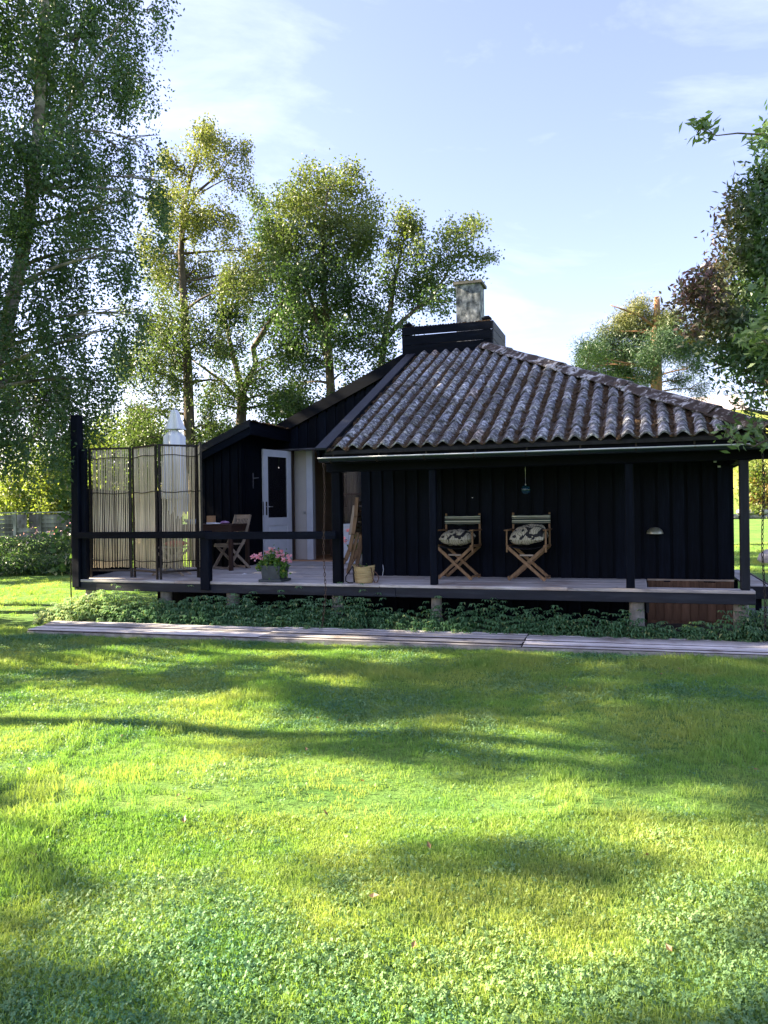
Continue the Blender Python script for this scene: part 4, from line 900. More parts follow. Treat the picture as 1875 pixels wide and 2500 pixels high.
f2 = thing('potted_geranium', 'small pot of pink flowers half hidden behind the leaning chair', 'potted plant', (-.75, 3.2, .626))
m = MB(); m.lathe([(0, 0), (.10, 0), (.13, .22), (.12, .22), (.11, .2), (0, .2)], 18, (-.72, 3.1, .627)); m.build('pot', CONC, f2, True)
leafball('foliage', f2, [(-.72, 3.1, 1.0, .22, 1.5), (-.70, 3.1, 1.2, .16), (-.82, 3.05, .95, .12)], .045, .05, LFLOW, .0, n=140)
flower_heads(f2, [(-1.0, 3.0, 1.10), (-1.03, 3.0, 1.16), (-.93, 3.0, 1.30), (-.82, 3.0, 1.22)], .035)

# ------------------------------------------------------------------ basket
bk = thing('straw_basket', 'round straw basket with leather strap beside the first porch post', 'basket', (.37, .16, .626))
def bf(a, z): return 1+.018*math.cos(z*240)
m = MB(); prof = [(0, 0), (.125, 0)]+[(.125+.038*(z/.22)**.8, z) for z in np.linspace(.006, .22, 34)]+[(.168, .232), (.155, .232), (.14, .12), (.12, .02), (0, .02)]
m.lathe(prof, 36, (.37, .18, .627), bf, sy=.8); m.v = [(x_, y_, z_+.022*((x_-.37)/.16)**2*max(0, (z_-.75)/.1)) for x_, y_, z_ in m.v]; m.build('body', STRAW, bk, True)
m = MB(); m.tube([(.25, .06, .87), (.19, .08, .80), (.14, .06, .72), (.145, .04, .66), (.20, .02, .638), (.26, .04, .637)], .009, 6); m.bar((.27, .055, .64), (.262, .035, .86), .022, .006, (0, 1, 0)); m.build('strap', BLKF, bk, True)
m = MB(); m.tube([(.51, .09, .85), (.535, .07, .76), (.545, .06, .70), (.575, .05, .646), (.615, .05, .65), (.635, .06, .71), (.60, .07, .775), (.545, .09, .80)], .0075, 6); m.build('handle', LEATH, bk, True)
leafball('contents', bk, [(.33, .17, .83, .06, .4), (.40, .18, .83, .04, .3)], .05, .03, LFLOW, 0, n=60)
m = MB()
for i in range(3): m.tube([(.25+.03*i, .14, .84), (.29+.03*i, .12, .89-.01*i), (.36+.02*i, .12, .845)], .008, 5)
m.build('leather_cord', LEATH, bk, True)

# ------------------------------------------------------------------ director's chairs
def director(label, loc, rotz, group):
    t = thing('director_chair', label, 'chair', loc, rotz, group, True); w_ = .265
    for y_ in (-.20, .20):
        for s in (-1, 1): m = MB(); m.bar((-w_*s, y_+.013*s, .004), (w_*s, y_+.013*s, .475), .042, .024, (0, 1, 0)); m.build('leg', HONEY['z'], t)
    for s in (-1, 1):
        box('seat_rail', (s*w_-.018, -.235, .470), (s*w_+.018, .235, .505), HONEY['y'], t)
        box('foot_rail', (s*w_-.014, -.1865, .03), (s*w_+.014, .1865, .055), HONEY['y'], t)
        box('arm_post', (s*(w_+.012)-.012, -.212, .4), (s*(w_+.012)+.012, -.18, .705), HONEY['z'], t); box('back_post', (s*(w_+.0)-.013, .196, .506), (s*(w_+.0)+.013, .228, .965), HONEY['z'], t)
        box('armrest', (s*(w_+.012)-.03, -.26, .7055), (s*(w_+.012)+.03, .19, .727), HONEY['y'], t, bev=.006)
    box('cross_bar', (-.10, -.19, .345), (.10, -.165, .37), TEAK['x'], t)
    m = MB(); N1 = 10; vs = []
    for z_ in (.80, .845, .89, .935):
        for i in range(N1+1): u = i/N1*2-1; vs.append((u*.28, .192+.035*(1-u*u)*.6, z_-.012*(1-u*u)+.004*math.sin(u*9)))
    m.add(vs, [(r*(N1+1)+i, r*(N1+1)+i+1, (r+1)*(N1+1)+i+1, (r+1)*(N1+1)+i) for r in range(3) for i in range(N1)])
    o = m.build('backrest', STRIPE, t, True); sd = o.modifiers.new('thickness', 'SOLIDIFY'); sd.thickness = .004
    m = MB(); vs = [(i/8*2*.255-.255, y_, .492-.045*(1-(i/8*2-1)**2)) for y_ in (-.22, .22) for i in range(9)]; m.add(vs, [(i, i+1, i+10, i+9) for i in range(8)]); o = m.build('seat', BLKF, t, True); sd = o.modifiers.new('thickness', 'SOLIDIFY'); sd.thickness = .004
    return t
d1 = director('folding director chair with a neat flat cushion, left of the two on the porch', (1.545, 1.10, .628), rad(-6), 'director chairs on the porch')
d2 = copy_thing(d1, (2.585, 1.07, .628), rad(-3), 'folding director chair with a taller slumped cushion, nearer the hanging glass ball')
c1 = tag(pillow('chair_cushion', .50, .44, .225, CUSH, c=(1.545, 1.04, 1.235)), 'neat black and cream leaf-print cushion on the left director chair', 'cushion', 'leaf-print cushions'); c1.rotation_euler = (rad(6), 0, rad(-6))
c2 = tag(pillow('chair_cushion', .54, .45, .25, CUSH, c=(2.595, 1.02, 1.235), wonk=.085), 'slumped black and cream leaf-print cushion on the right director chair', 'cushion', 'leaf-print cushions'); c2.rotation_euler = (rad(8), 0, rad(-3))

# ------------------------------------------------------------------ hanging glass float, wall lamp, scraps
gb = thing('glass_float', 'blue glass ball hanging on a cord from the porch ceiling', 'glass ball', (2.63, .5, 1.91))
m = MB(); m.lathe([(.062*math.sin(math.pi*i/16), .062*math.cos(math.pi*i/16)) for i in range(17)][::-1], 24, (2.63, .5, 1.91)); m.build('ball', BALL, gb, True)
m = MB(); m.tube([(2.63, .5, 1.975), (2.628, .5, 2.2), (2.63, .5, 2.72)], .003, 5); m.lathe([(0, .01), (.012, .005), (.012, -.008), (0, -.012)], 10, (2.63, .5, 1.98)); m.lathe([(0, .006), (.006, 0), (0, -.006)], 8, (2.63, .5, 2.18)); m.build('cord', STEEL, gb, True)
lp = thing('wall_lamp', 'half-dome outdoor lamp on the dark porch wall', 'lamp', (4.31, 1.37, 1.27))
m = MB(); m.lathe([(.112*math.cos(a), .092*math.sin(a)) for a in [math.pi/2*i/9 for i in range(10)]]+[(.0, .092)], 26, (4.31, 1.29, 1.272)); m.lathe([(.112, 0), (.106, 0), (.104, .004)], 26, (4.31, 1.29, 1.271)); m.build('lamp_shade', BRASS, lp, True)
m = MB(); m.box((4.27, 1.36, 1.26), (4.35, 1.396, 1.33)); m.tube([(4.31, 1.37, 1.30), (4.31, 1.29, 1.31)], .012, 8); m.build('bracket', IRON, lp)
m = MB(); m.tube([(.268, 1.33, .63), (.275, 1.36, .72), (.262, 1.37, .80)], [.006, .005, .004], 6); tag(m.build('twig', WHITE, None, True), 'thin pale twig standing against the foot of the porch wall', 'twig')
m = MB(); m.add([(-2.15, 1.22, .63), (-2.08, 1.20, .632), (-2.06, 1.26, .634), (-2.12, 1.27, .645), (-2.10, 1.24, .65)], [(0, 1, 4), (1, 2, 4), (2, 3, 4), (3, 0, 4)]); tag(m.build('paper_scrap', CANVAS), 'small white scrap of paper on the terrace boards', 'scrap')

# ------------------------------------------------------------------ ground cover in the bed under the terrace edge
def cover():
    n = 3000; x = rng.uniform(-4.75, 6.9, n); y0 = -.62+.034*(x+4.2)
    y = y0+(.62+.0*x)*rng.random(n)**.8; k = ~((x > -4.4) & (x < 5.3) & (y > -.02)); x, y = x[k], y[k]; n = len(x)
    edge = ss(-5.0, -3.9, x); hgt = (.12+.25*rng.random(n)**.8)*(.45+.55*ss(0, .35, y-y0[k]))*(.6+.4*edge)*(1+1.0*(vnoise(x+9, y+5, 1.7, 31)-.5)); hgt[rng.random(n) < .04] *= 1.5
    V, F, R, G = [], [], [], []; st = MB(); o = 0
    lx, ly = rng.normal(0, .05, n), rng.normal(-.02, .05, n)
    for lvl in range(3):
        f = 1-.30*lvl; cx, cy, cz = x+lx*f, y+ly*f, hgt*f
        for j in range(7):
            a = rng.uniform(0, .5, n)+j*.9+lvl; L = (.055+.03*rng.random(n))*(1+.15*lvl); w2 = L*.17
            dx, dy = np.cos(a), np.sin(a); dr = rng.uniform(.25, .9, n)
            P0 = np.stack([cx, cy, cz], 1); P1 = np.stack([cx+dx*L*.5, cy+dy*L*.5, cz+.008-dr*L*.08], 1); P2 = np.stack([cx+dx*L*.92, cy+dy*L*.92, cz-dr*L*.65], 1)
            S = np.stack([-dy*w2, dx*w2, np.zeros(n)], 1)
            q = np.stack([P0, P1+S, P2, P1-S], 1).reshape(-1, 3); V.append(q); F.append(np.arange(o, o+4*n).reshape(n, 4)); o += 4*n
            R.append(rng.random(n)); G.append(np.clip(.9*(1-ss(-4.4, -2.6, x))*rng.random(n)+(rng.random(n) < .05)*.8+(hgt < .12)*.3*rng.random(n), 0, 1))  # left end paler: variegation plus sunlight put into the leaf colour
    tag(raw_mesh('ground_cover', np.concatenate(V), np.concatenate(F), LCOVER, None, (0, 0, 0), {'lr': np.concatenate(R), 'lg': np.concatenate(G)}), 'leafy dark green ground cover growing between boardwalk and terrace', 'ground cover', kind='stuff')
cover()
soil = MB(); soil.add([(-4.6, -.63, .012), (7.0, -.24, .012), (7.0, 1.0, .012), (5.3, 1.38, .012), (-3.5, 1.38, .012), (-4.4, .1, .012)], [(0, 1, 2, 3, 4, 5)]); tag(soil.build('soil', surf('garden_soil', [(.3, (.02, .014, .010)), (.7, (.05, .035, .025))], 14, rough=1, bd=.01, var=0), None), kind='structure')

# ------------------------------------------------------------------ fallen leaves
lm = MB(); lm.add([(-.02, 0, 0), (0, .012, .006), (.026, 0, .012), (0, -.012, .004), (0, 0, -.002)], [(0, 4, 1), (1, 4, 2), (2, 4, 3), (3, 4, 0)]); fl0 = None
for i in range(40):
    d = rnd.uniform(2.6, 9.5); l = rnd.uniform(-.5, .5)*d; x_ = 4.11+l*.95-d*.312; y_ = -10.25+l*.312+d*.95
    if y_ > -1.8: continue
    if fl0 is None: fl0 = lm.build('fallen_leaf', DEADL, None); o = fl0
    else: o = fl0.copy(); C.objects.link(o)
    tag(o, 'small curled brown leaf lying on the lawn', 'leaf', 'fallen leaves on the lawn'); o.location = (x_, y_, float(terrain(x_, y_))+.035); o.rotation_euler = (rnd.uniform(-.5, .5), rnd.uniform(-.5, .5), rnd.uniform(0, 6.3)); o.scale = (rnd.uniform(.6, 1.15),)*3

# ------------------------------------------------------------------ trees
def curve(a, b, n, bend, r):
    a, b = Vector(a), Vector(b); off = Vector((r.uniform(-1, 1), r.uniform(-1, 1), r.uniform(.1, .8)))*bend*(b-a).length
    return [a.lerp(b, t)+off*math.sin(math.pi*t)*.5 for t in [i/n for i in range(n+1)]]
def tree(name, label, cat, limbs, blobs, leafm, barkm, L, W, lai=2.4, droop=0., clump=.34, strand=0., gold=None, seed=1, per=9, twig=.012, group=None, leafpart='crown', flat=0., fold=.12, stemname='trunk'):
    r = random.Random(seed); g = np.random.default_rng(seed)
    base = limbs[0][0]; t = thing(name, label, cat, (base[0], base[1], float(terrain(base[0], base[1]))), group=group)
    m = MB(); first = [Vector(q[:3]) for q in limbs[0]]; rr = [q[3] for q in limbs[0]]
    gz_ = float(terrain(first[0].x, first[0].y))
    if first[0].z > gz_: first = [Vector((first[0].x, first[0].y, gz_-.15))]+first; rr = [rr[0]*1.35]+rr
    m.tube(first, rr, 10)
    nodes = [(p, q) for p, q in zip(first, rr)]
    for lb in limbs[1:]:
        p = [Vector(q[:3]) for q in lb]; m.tube(p, [q[3] for q in lb], 8); nodes += list(zip(p, [q[3] for q in lb]))
    dense = []
    for i in range(len(nodes)-1):
        for k in range(4): dense.append((nodes[i][0].lerp(nodes[i+1][0], k/4), nodes[i][1])) if (nodes[i+1][0]-nodes[i][0]).length < 3 else None
    dense += nodes
    Pl = []; 
    for bl in blobs:
        c = Vector(bl[:3]); R = bl[3]; dn = bl[4] if len(bl) > 4 else 1
        cand = min(dense, key=lambda q: (q[0]-c).length+1.6*max(0, q[0].z-c.z+.3*R))
        pts = curve(cand[0], c, 5, .18, r); r0 = min(cand[1]*.5, .03+R*.03); m.tube(pts, [r0*(1-.75*i/5) for i in range(6)], 6, cap=False)
        nc_ = max(4, int(per*(.5+R*1.2)))
        cs = g.normal(0, 1, (nc_, 3)); cs = unit(cs)*(g.random((nc_, 1))**.45)*R; cs[:, 2] *= .85; cc = cs+np.array(c)
        for q in cc[:max(3, nc_*2//3)]:
            m.tube(curve(c.lerp(pts[3], r.random()), Vector(q), 3, .2, r), [twig, twig*.7, twig*.5, twig*.3], 4, cap=False)
        nl = int(lai*dn*math.pi*R*R/(L*W*.36)); w_ = g.random(nc_)**1.5+.15; w_ /= w_.sum(); ids = g.choice(nc_, nl, p=w_)
        sg = clump*(R**.6)*.55; P = cc[ids]+g.normal(0, sg, (nl, 3))*np.array([1, 1, .75])
        if strand: P[:, 2] -= g.random(nl)*strand*(.4+g.random(nc_)[ids]); P[:, :2] = cc[ids][:, :2]+(P[:, :2]-cc[ids][:, :2])*.62
        Pl.append(P)
    P = np.concatenate(Pl); V, F = leaf_geo(P, L, W, droop, flat, fold)
    lg = np.zeros(len(P)) if gold is None else np.clip(gold(P)*(.5+g.random(len(P))), 0, 1)
    m.build(stemname, barkm, t, True)
    raw_mesh(leafpart, V, F, leafm, t, tuple(np.round(P.mean(0), 3)), {'lr': g.random(len(F)), 'lg': lg})
    return t
T2_B= [(-9.21,11.88,13.8,0.79,1),(-8.07,11.8,13.12,0.72,1),(-10.27,12.07,13.04,0.74,1),(-7.97,12.01,12.41,0.46,0.6),(-9.45,11.22,11.28,1.04,1),(-8.89,12.54,11.27,0.95,1),(-8.92,14.27,10.87,0.72,0.7),(-11.57,13.0,10.65,1.14,1),(-10.3,13.29,10.03,1.27,1),(-8.25,12.14,8.94,0.79,1),(-11.5,12.13,8.31,1.1,1),(-9.87,11.79,7.68,1.13,1),(-8.56,11.86,7.32,0.79,0.8),(-10.82,10.9,6.27,0.85,0.8),(-9.9,11.56,5.92,0.79,0.7),(-9.81,13.99,6.29,0.86,0.6),(-12.88,12.66,7.28,0.85,1),(-9.77,13.62,14.89,0.5,1),(-11.41,13.05,12.63,0.64,1),(-10.63,11.25,5.0,0.79,0.5),(-7.49,12.68,9.54,0.6,0.8)]
T2_T= [(-10.0,12.49,2.92,0.205),(-10.15,12.44,4.43,0.185),(-10.17,12.44,6.48,0.151),(-10.25,12.41,8.4,0.13),(-10.33,12.39,10.32,0.103),(-10.24,12.43,11.96,0.075),(-9.94,12.53,13.05,0.048),(-9.53,12.66,14.27,0.021)]
T2b_T= [(-10.19,12.44,11.68,0.062),(-9.81,12.57,12.36,0.048),(-9.03,12.83,13.03,0.027),(-8.63,12.96,13.58,0.014)]
T3_B= [(-8.12,15.63,12.25,0.82,1),(-8.84,15.72,11.47,0.91,1),(-9.61,15.85,10.08,0.92,1),(-8.47,16.31,10.85,0.92,1),(-9.2,13.56,8.43,0.77,1),(-8.85,15.31,8.37,0.82,0.6),(-8.08,15.78,9.0,0.9,1),(-10.13,14.58,7.43,0.74,0.5),(-8.01,14.23,6.78,0.85,0.5),(-9.26,14.76,5.93,0.88,0.5),(-7.08,14.26,7.14,0.77,0.6),(-9.24,16.23,13.38,0.54,0.8),(-7.98,16.43,13.28,0.69,1),(-10.78,14.49,5.69,0.74,0.5),(-7.92,14.65,5.54,0.79,0.6)]
T3_T= [(-9.54,14.74,3.44,0.221),(-9.48,14.77,4.76,0.192),(-9.41,14.79,5.94,0.162)]
T3b_T= [(-9.41,14.79,5.94,0.118),(-9.63,14.72,6.98,0.096),(-9.83,14.66,7.86,0.081),(-10.03,14.59,8.9,0.059),(-10.16,14.55,9.93,0.029)]
T3c_T= [(-9.41,14.79,5.94,0.125),(-8.93,14.95,6.97,0.111),(-9.02,14.92,7.56,0.103),(-8.57,15.07,8.29,0.088),(-8.0,15.26,9.16,0.066),(-7.29,15.5,9.89,0.044)]
T3d_T= [(-9.44,14.78,5.57,0.074),(-10.13,14.55,6.4,0.059),(-10.69,14.37,6.85,0.044),(-11.1,14.24,7.15,0.022)]
T4_B= [(-6.06,14.04,12.67,0.69,1),(-4.98,13.33,12.24,0.73,1),(-4.67,14.41,11.66,0.83,1),(-6.46,13.71,11.78,0.82,1),(-5.18,13.06,10.85,0.99,1),(-6.07,12.47,10.11,0.91,1),(-4.53,13.56,10.0,0.87,1),(-5.23,12.79,9.33,1.17,1),(-5.89,11.72,8.71,0.88,1),(-4.37,12.68,8.3,0.77,1),(-6.07,13.72,8.05,1.09,1),(-6.0,11.31,7.37,0.56,1),(-4.47,11.82,6.73,0.75,1),(-5.87,13.2,6.58,0.67,0.7),(-3.83,12.78,10.32,0.51,1),(-4.56,13.35,12.58,0.37,0.7),(-6.63,12.46,10.7,0.52,0.9),(-4.56,12.73,6.14,0.52,0.6),(-6.72,14.09,5.96,0.7,0.5)]
T4_T= [(-5.23,13.0,4.13,0.171),(-5.26,12.99,5.44,0.145),(-5.31,12.98,6.76,0.132),(-5.39,12.96,8.08,0.112),(-5.5,12.93,9.53,0.086),(-5.42,12.95,10.71,0.059),(-5.28,13.0,11.89,0.026)]
T4b_T= [(-5.29,12.99,6.23,0.072),(-5.64,12.87,7.69,0.059),(-5.94,12.78,8.87,0.046),(-6.3,12.66,9.93,0.02)]
T5_B= [(-2.29,12.09,10.45,0.51,1),(-2.76,12.53,9.86,0.63,1),(-2.08,12.18,9.29,0.61,0.8),(-1.15,13.66,10.41,0.62,1),(-1.31,12.63,9.34,0.68,1),(-2.91,12.33,8.69,0.68,1),(-1.98,13.7,8.84,0.71,1),(-0.63,12.98,9.37,0.5,0.6),(-2.52,13.01,8.33,0.7,1),(-3.91,13.5,8.07,0.79,1),(-1.34,12.14,7.87,0.54,1),(-2.7,11.59,7.02,0.6,1),(-3.47,11.79,6.64,0.61,1),(-0.37,14.28,9.61,0.34,0.6),(-1.04,13.65,8.73,0.51,0.5),(-3.14,11.92,6.15,0.55,0.7),(-2.28,12.47,10.15,0.37,1),(-0.32,12.69,9.98,0.34,0.5)]
T5_T= [(-3.49,12.52,4.77,0.139),(-3.41,12.55,6.03,0.12),(-3.3,12.59,6.91,0.101),(-3.15,12.64,7.67,0.082),(-2.96,12.71,8.8,0.057),(-2.7,12.79,9.93,0.032),(-2.51,12.86,10.81,0.013)]
T5b_T= [(-3.28,12.6,6.91,0.082),(-2.85,12.74,7.41,0.069),(-2.37,12.9,7.84,0.063),(-1.88,13.06,8.22,0.051),(-1.45,13.2,8.9,0.038),(-1.08,13.32,9.91,0.019)]
T1_B= [(-5.81,0.56,10.07,0.91,1),(-3.92,-0.4,9.12,0.69,1),(-4.67,1.84,10.66,0.6,0.7),(-4.55,2.64,11.27,0.27,0.5),(-6.62,2.18,9.92,0.88,1),(-5.2,1.81,9.62,0.68,1),(-4.96,2.74,10.06,0.48,0.6),(-4.65,-0.73,7.21,0.81,1),(-4.49,0.35,7.53,0.67,1),(-5.37,2.63,8.72,0.56,1),(-4.44,2.21,8.47,0.31,0.6),(-5.59,0.45,6.77,0.83,1),(-5.94,2.35,7.5,0.64,1),(-4.01,1.76,7.62,0.25,1.4),(-4.36,2.4,7.46,0.22,1.4),(-3.74,0.61,6.85,0.34,0.6),(-5.21,-0.26,5.29,0.72,1),(-5.09,0.73,5.69,0.56,1),(-3.71,0.02,5.73,0.38,1),(-3.82,0.92,6.02,0.24,0.6),(-7.23,1.99,4.83,0.88,1),(-4.76,0.41,4.62,0.54,1),(-3.37,-0.35,4.46,0.34,1),(-3.15,-0.14,4.74,0.25,0.8),(-5.11,-0.32,3.33,0.71,1),(-6.04,1.71,3.77,0.61,1),(-4.39,0.65,3.88,0.38,0.8),(-5.57,-0.01,2.58,0.6,1),(-4.56,-0.41,2.59,0.38,1),(-6.4,2.34,3.07,0.36,0.8),(-6.08,0.33,1.92,0.42,1),(-6.28,-0.55,7.95,0.92,1),(-5.98,-1.01,5.67,0.88,1),(-5.87,-1.0,3.91,0.88,1),(-5.76,-0.52,10.59,0.97,1),(-5.95,1.35,12.05,1.12,1),(-3.62,0.11,10.51,0.71,1),(-2.66,0.01,10.03,0.31,0.5),(-6.26,0.54,12.84,1.13,1),(-4.33,0.26,12.17,0.99,1),(-5.0,2.88,13.84,0.64,1),(-4.74,-0.35,13.01,1.02,1),(-4.79,1.17,14.37,0.79,1),(-6.07,1.68,16.57,0.91,1),(-7.12,-0.06,9.98,0.9,1),(-9.03,1.52,13.39,1.12,1),(-7.23,0.16,2.79,0.64,1)]
T1_T= [(-6.38,0.51,0.65,0.185),(-6.26,0.56,2.07,0.163),(-6.27,0.55,3.49,0.149),(-6.15,0.6,4.91,0.128),(-5.97,0.66,6.33,0.114),(-5.78,0.72,7.61,0.099),(-5.68,0.76,8.81,0.085),(-5.6,0.79,10.02,0.075),(-5.51,0.82,11.65,0.06),(-5.44,0.85,13.43,0.043),(-5.38,0.87,15.56,0.018)]
T1b_T= [(-6.27,0.55,3.49,0.085),(-6.79,0.39,5.21,0.064),(-7.1,0.29,7.06,0.043),(-7.28,0.23,8.84,0.028)]
T1c_T= [(-5.78,0.72,7.61,0.05),(-5.33,0.87,8.45,0.036),(-4.78,1.06,9.51,0.025),(-4.3,1.22,10.28,0.014)]
R1_B= [(5.36,-1.58,5.01,0.19,1),(5.18,-1.39,4.86,0.16,1),(5.24,-1.93,4.49,0.24,1),(5.11,-1.4,4.52,0.15,0.6),(5.31,-1.59,4.18,0.37,1),(5.14,-0.7,4.39,0.21,1),(4.98,-0.84,4.09,0.25,1),(5.24,-1.25,3.78,0.39,1),(4.66,-2.12,3.86,0.15,1),(4.76,-1.76,3.62,0.25,1),(4.6,-1.83,3.78,0.1,1),(5.29,-1.66,3.22,0.37,1),(4.99,-1.72,3.28,0.29,1),(4.74,-0.86,3.56,0.18,1),(4.82,-1.91,3.09,0.2,0.8),(5.14,-1.94,2.86,0.28,0.6),(5.44,-0.55,2.82,0.28,0.4),(5.11,-1.19,2.85,0.2,0.4),(5.53,-0.42,5.78,0.13,0.6),(5.72,-1.23,4.76,0.42,1),(5.98,-0.41,4.1,0.6,1),(5.89,-0.8,3.12,0.58,1),(5.88,-0.6,5.74,0.32,1),(6.36,-0.51,4.48,0.67,1),(6.26,-0.92,3.51,0.65,1),(5.11,-1.89,2.59,0.14,0.4)]
R1_T= [(6.06,-0.77,0.46,0.199),(5.99,-0.79,1.35,0.177),(5.96,-0.8,2.23,0.146),(5.91,-0.81,3.12,0.124),(5.88,-0.82,4.0,0.088),(5.83,-0.84,4.89,0.049),(5.79,-0.85,5.55,0.018)]
R1b_T= [(5.92,-0.92,2.44,0.066),(5.61,-1.02,2.75,0.048),(5.33,-1.11,3.11,0.033),(5.04,-1.2,3.46,0.02),(4.8,-1.28,3.81,0.009)]
R1c_T= [(5.91,-0.92,3.1,0.061),(5.62,-1.01,3.54,0.044),(5.42,-1.08,3.98,0.026),(5.34,-1.1,4.42,0.013)]
S1_B= [(5.08,-3.1,3.13,0.12,1),(5.17,-2.79,3.08,0.11,1),(5.04,-2.83,3.05,0.08,1),(4.84,-2.88,2.31,0.06,1),(4.9,-3.11,2.2,0.05,1),(5.11,-2.91,2.29,0.08,1),(5.09,-2.85,2.18,0.07,1),(5.03,-2.94,2.24,0.04,1),(4.63,-2.99,4.88,0.04,1),(5.12,-2.95,3.51,0.07,1)]
S1_T= [(5.44,-2.87,2.42,0.017),(5.24,-2.93,2.25,0.01),(5.04,-3.0,2.15,0.007),(4.9,-3.04,2.19,0.005),(4.81,-3.07,2.29,0.003)]
S1b_T= [(5.44,-2.86,2.8,0.016),(5.24,-2.93,2.95,0.01),(5.08,-2.98,3.09,0.007),(5.02,-3.0,3.19,0.003)]
S1c_T= [(5.46,-2.85,4.54,0.014),(5.17,-2.95,4.79,0.01),(4.94,-3.02,4.81,0.007),(4.77,-3.08,4.79,0.005),(4.64,-3.12,4.85,0.003)]
P_B= [(4.19,21.76,9.29,0.48,1),(4.79,22.03,8.82,0.56,1),(5.36,21.16,8.57,0.54,1),(3.71,22.28,8.64,0.62,1),(4.41,22.59,8.32,0.65,1),(5.04,20.57,7.7,0.64,1),(2.92,22.14,8.02,0.66,1),(3.23,22.22,7.36,0.57,1),(3.86,21.68,7.38,0.67,1),(4.59,20.35,7.09,0.53,1),(5.72,22.87,7.78,0.57,1),(2.56,19.89,7.31,0.43,1),(3.69,22.38,6.86,0.57,1),(2.94,21.37,6.75,0.4,0.8),(4.44,20.34,6.49,0.3,0.7),(6.05,21.14,6.81,0.46,0.6),(5.67,22.19,6.54,0.48,0.5),(6.41,22.27,6.19,0.4,0.5),(4.95,22.24,9.33,0.4,1),(3.56,22.24,9.22,0.41,0.8)]
P_T= [(4.74,21.54,4.45,0.237),(4.78,21.55,6.03,0.221),(4.79,21.56,7.29,0.205),(4.82,21.57,8.24,0.174),(4.84,21.58,8.87,0.142),(4.85,21.58,9.37,0.095)]
Pb_T= [(4.81,21.57,8.55,0.063),(4.18,21.37,9.04,0.047),(3.59,21.17,9.28,0.032),(3.14,21.02,9.45,0.016)]
Sh_B= [(2.73,14.27,6.51,0.27,0.6),(2.57,13.99,6.22,0.25,0.5),(2.93,15.08,6.27,0.39,0.8),(2.85,14.09,5.6,0.43,0.8),(3.29,15.15,5.48,0.45,0.7),(2.49,14.09,5.87,0.25,0.5),(3.9,15.27,5.21,0.38,0.6)]
Bu_B= [(-25.64,21.17,3.07,1.24,1),(-24.16,22.06,2.85,1.14,1),(-22.07,21.37,3.2,1.11,1),(-22.16,22.72,4.28,1.25,1),(-19.07,20.89,4.66,1.16,1),(-18.89,22.92,5.2,1.22,1),(-20.32,21.02,5.5,0.88,1),(-23.18,22.44,4.71,1.04,1),(-25.2,21.28,4.71,1.23,1),(-23.17,20.67,4.0,1.0,1),(-19.11,22.24,6.16,0.8,0.7),(9.35,29.48,3.62,0.67,1),(9.79,29.66,2.86,0.67,1),(9.66,31.97,2.53,0.61,1),(10.16,31.69,2.02,0.5,1)]
def top(z0, z1, k=1.0): return lambda P: k*ss(z0, z1, P[:, 2])  # gold by height: autumn tint plus warm sunlight painted into crown tops
tree('birch_tree', 'tall weeping birch with dark green leaves at the left edge of the garden', 'tree', [[(-7.3, .2, .4, .2), (-7.0, .32, 2.07, .18), (-6.75, .42, 3.49, .15), (-6.3, .56, 4.91, .128)]+T1_T[4:], [(-6.75, .42, 3.49, .085)]+T1b_T[1:], T1c_T], [q for q in T1_B if q[2] > 2.9]+[(-5.9, 1.5, 3.2, .6), (-6.3, 1.4, 4.3, .7)], LBIRCH, BIRCH, .062, .040, lai=2.15, droop=.5, clump=.40, strand=.85, seed=3, per=15, gold=lambda P: .10*(np.random.default_rng(1).random(len(P)) < .15), group='trees round the garden')
tree('birch_tree', 'slender golden-topped birch just right of the tall dark birch', 'tree', [T2_T, T2b_T], [q[:4]+(q[4]*.8,) for q in T2_B]+[(-11.2, 11.6, 4.2, .8, .8), (-10.2, 12.9, 3.9, .8, .8), (-9.3, 12.4, 4.6, .8, .8), (-12.2, 12.0, 5.2, .9, .8), (-11.0, 12.4, 6.9, .9, .7)], LGOLD, BARK, .088, .056, lai=2.4, droop=.35, clump=.45, strand=.55, seed=4, per=13, gold=top(6.5, 13, .6), group='trees round the garden')
tree('alder_tree', 'tree with bare forked trunk between the golden birch and the bushy tree', 'tree', [T3_T, T3b_T, T3c_T, T3d_T], T3_B+[(-9.9, 14.8, 4.3, .8, .8), (-8.4, 15.0, 4.5, .9, .8), (-7.6, 15.2, 5.9, .7, .8), (-9.0, 15.2, 6.5, .6, .7), (-10.6, 15.0, 4.6, .8, .8), (-8.9, 14.6, 3.6, .8, .8)], LALDER, BARK, .095, .066, lai=2.4, clump=.5, seed=5, per=14, gold=top(11, 14, .3), group='trees round the garden')
tree('alder_tree', 'bushy yellow-topped tree with straight trunk behind the house roof', 'tree', [T4_T, T4b_T], [q[:4]+(q[4]*.85,) for q in T4_B]+[(-6.2, 13.2, 4.9, .8, .8), (-5.2, 13.3, 5.0, .8, .7), (-7.0, 13.6, 5.0, .8, .8), (-6.6, 13.0, 7.0, .7, .8), (-4.4, 12.6, 5.2, .6, .7)], LALDER, BARK, .095, .068, lai=2.8, clump=.5, seed=6, per=14, gold=top(8.5, 12, .65), group='trees round the garden')
tree('alder_tree', 'tree with a branch arching right towards the chimney', 'tree', [T5_T, T5b_T], [q[:4]+(q[4]*.75,) for q in T5_B], LALDER, BARK, .09, .064, lai=2.5, clump=.5, seed=7, per=15, gold=top(8, 10.4, .55), group='trees round the garden')
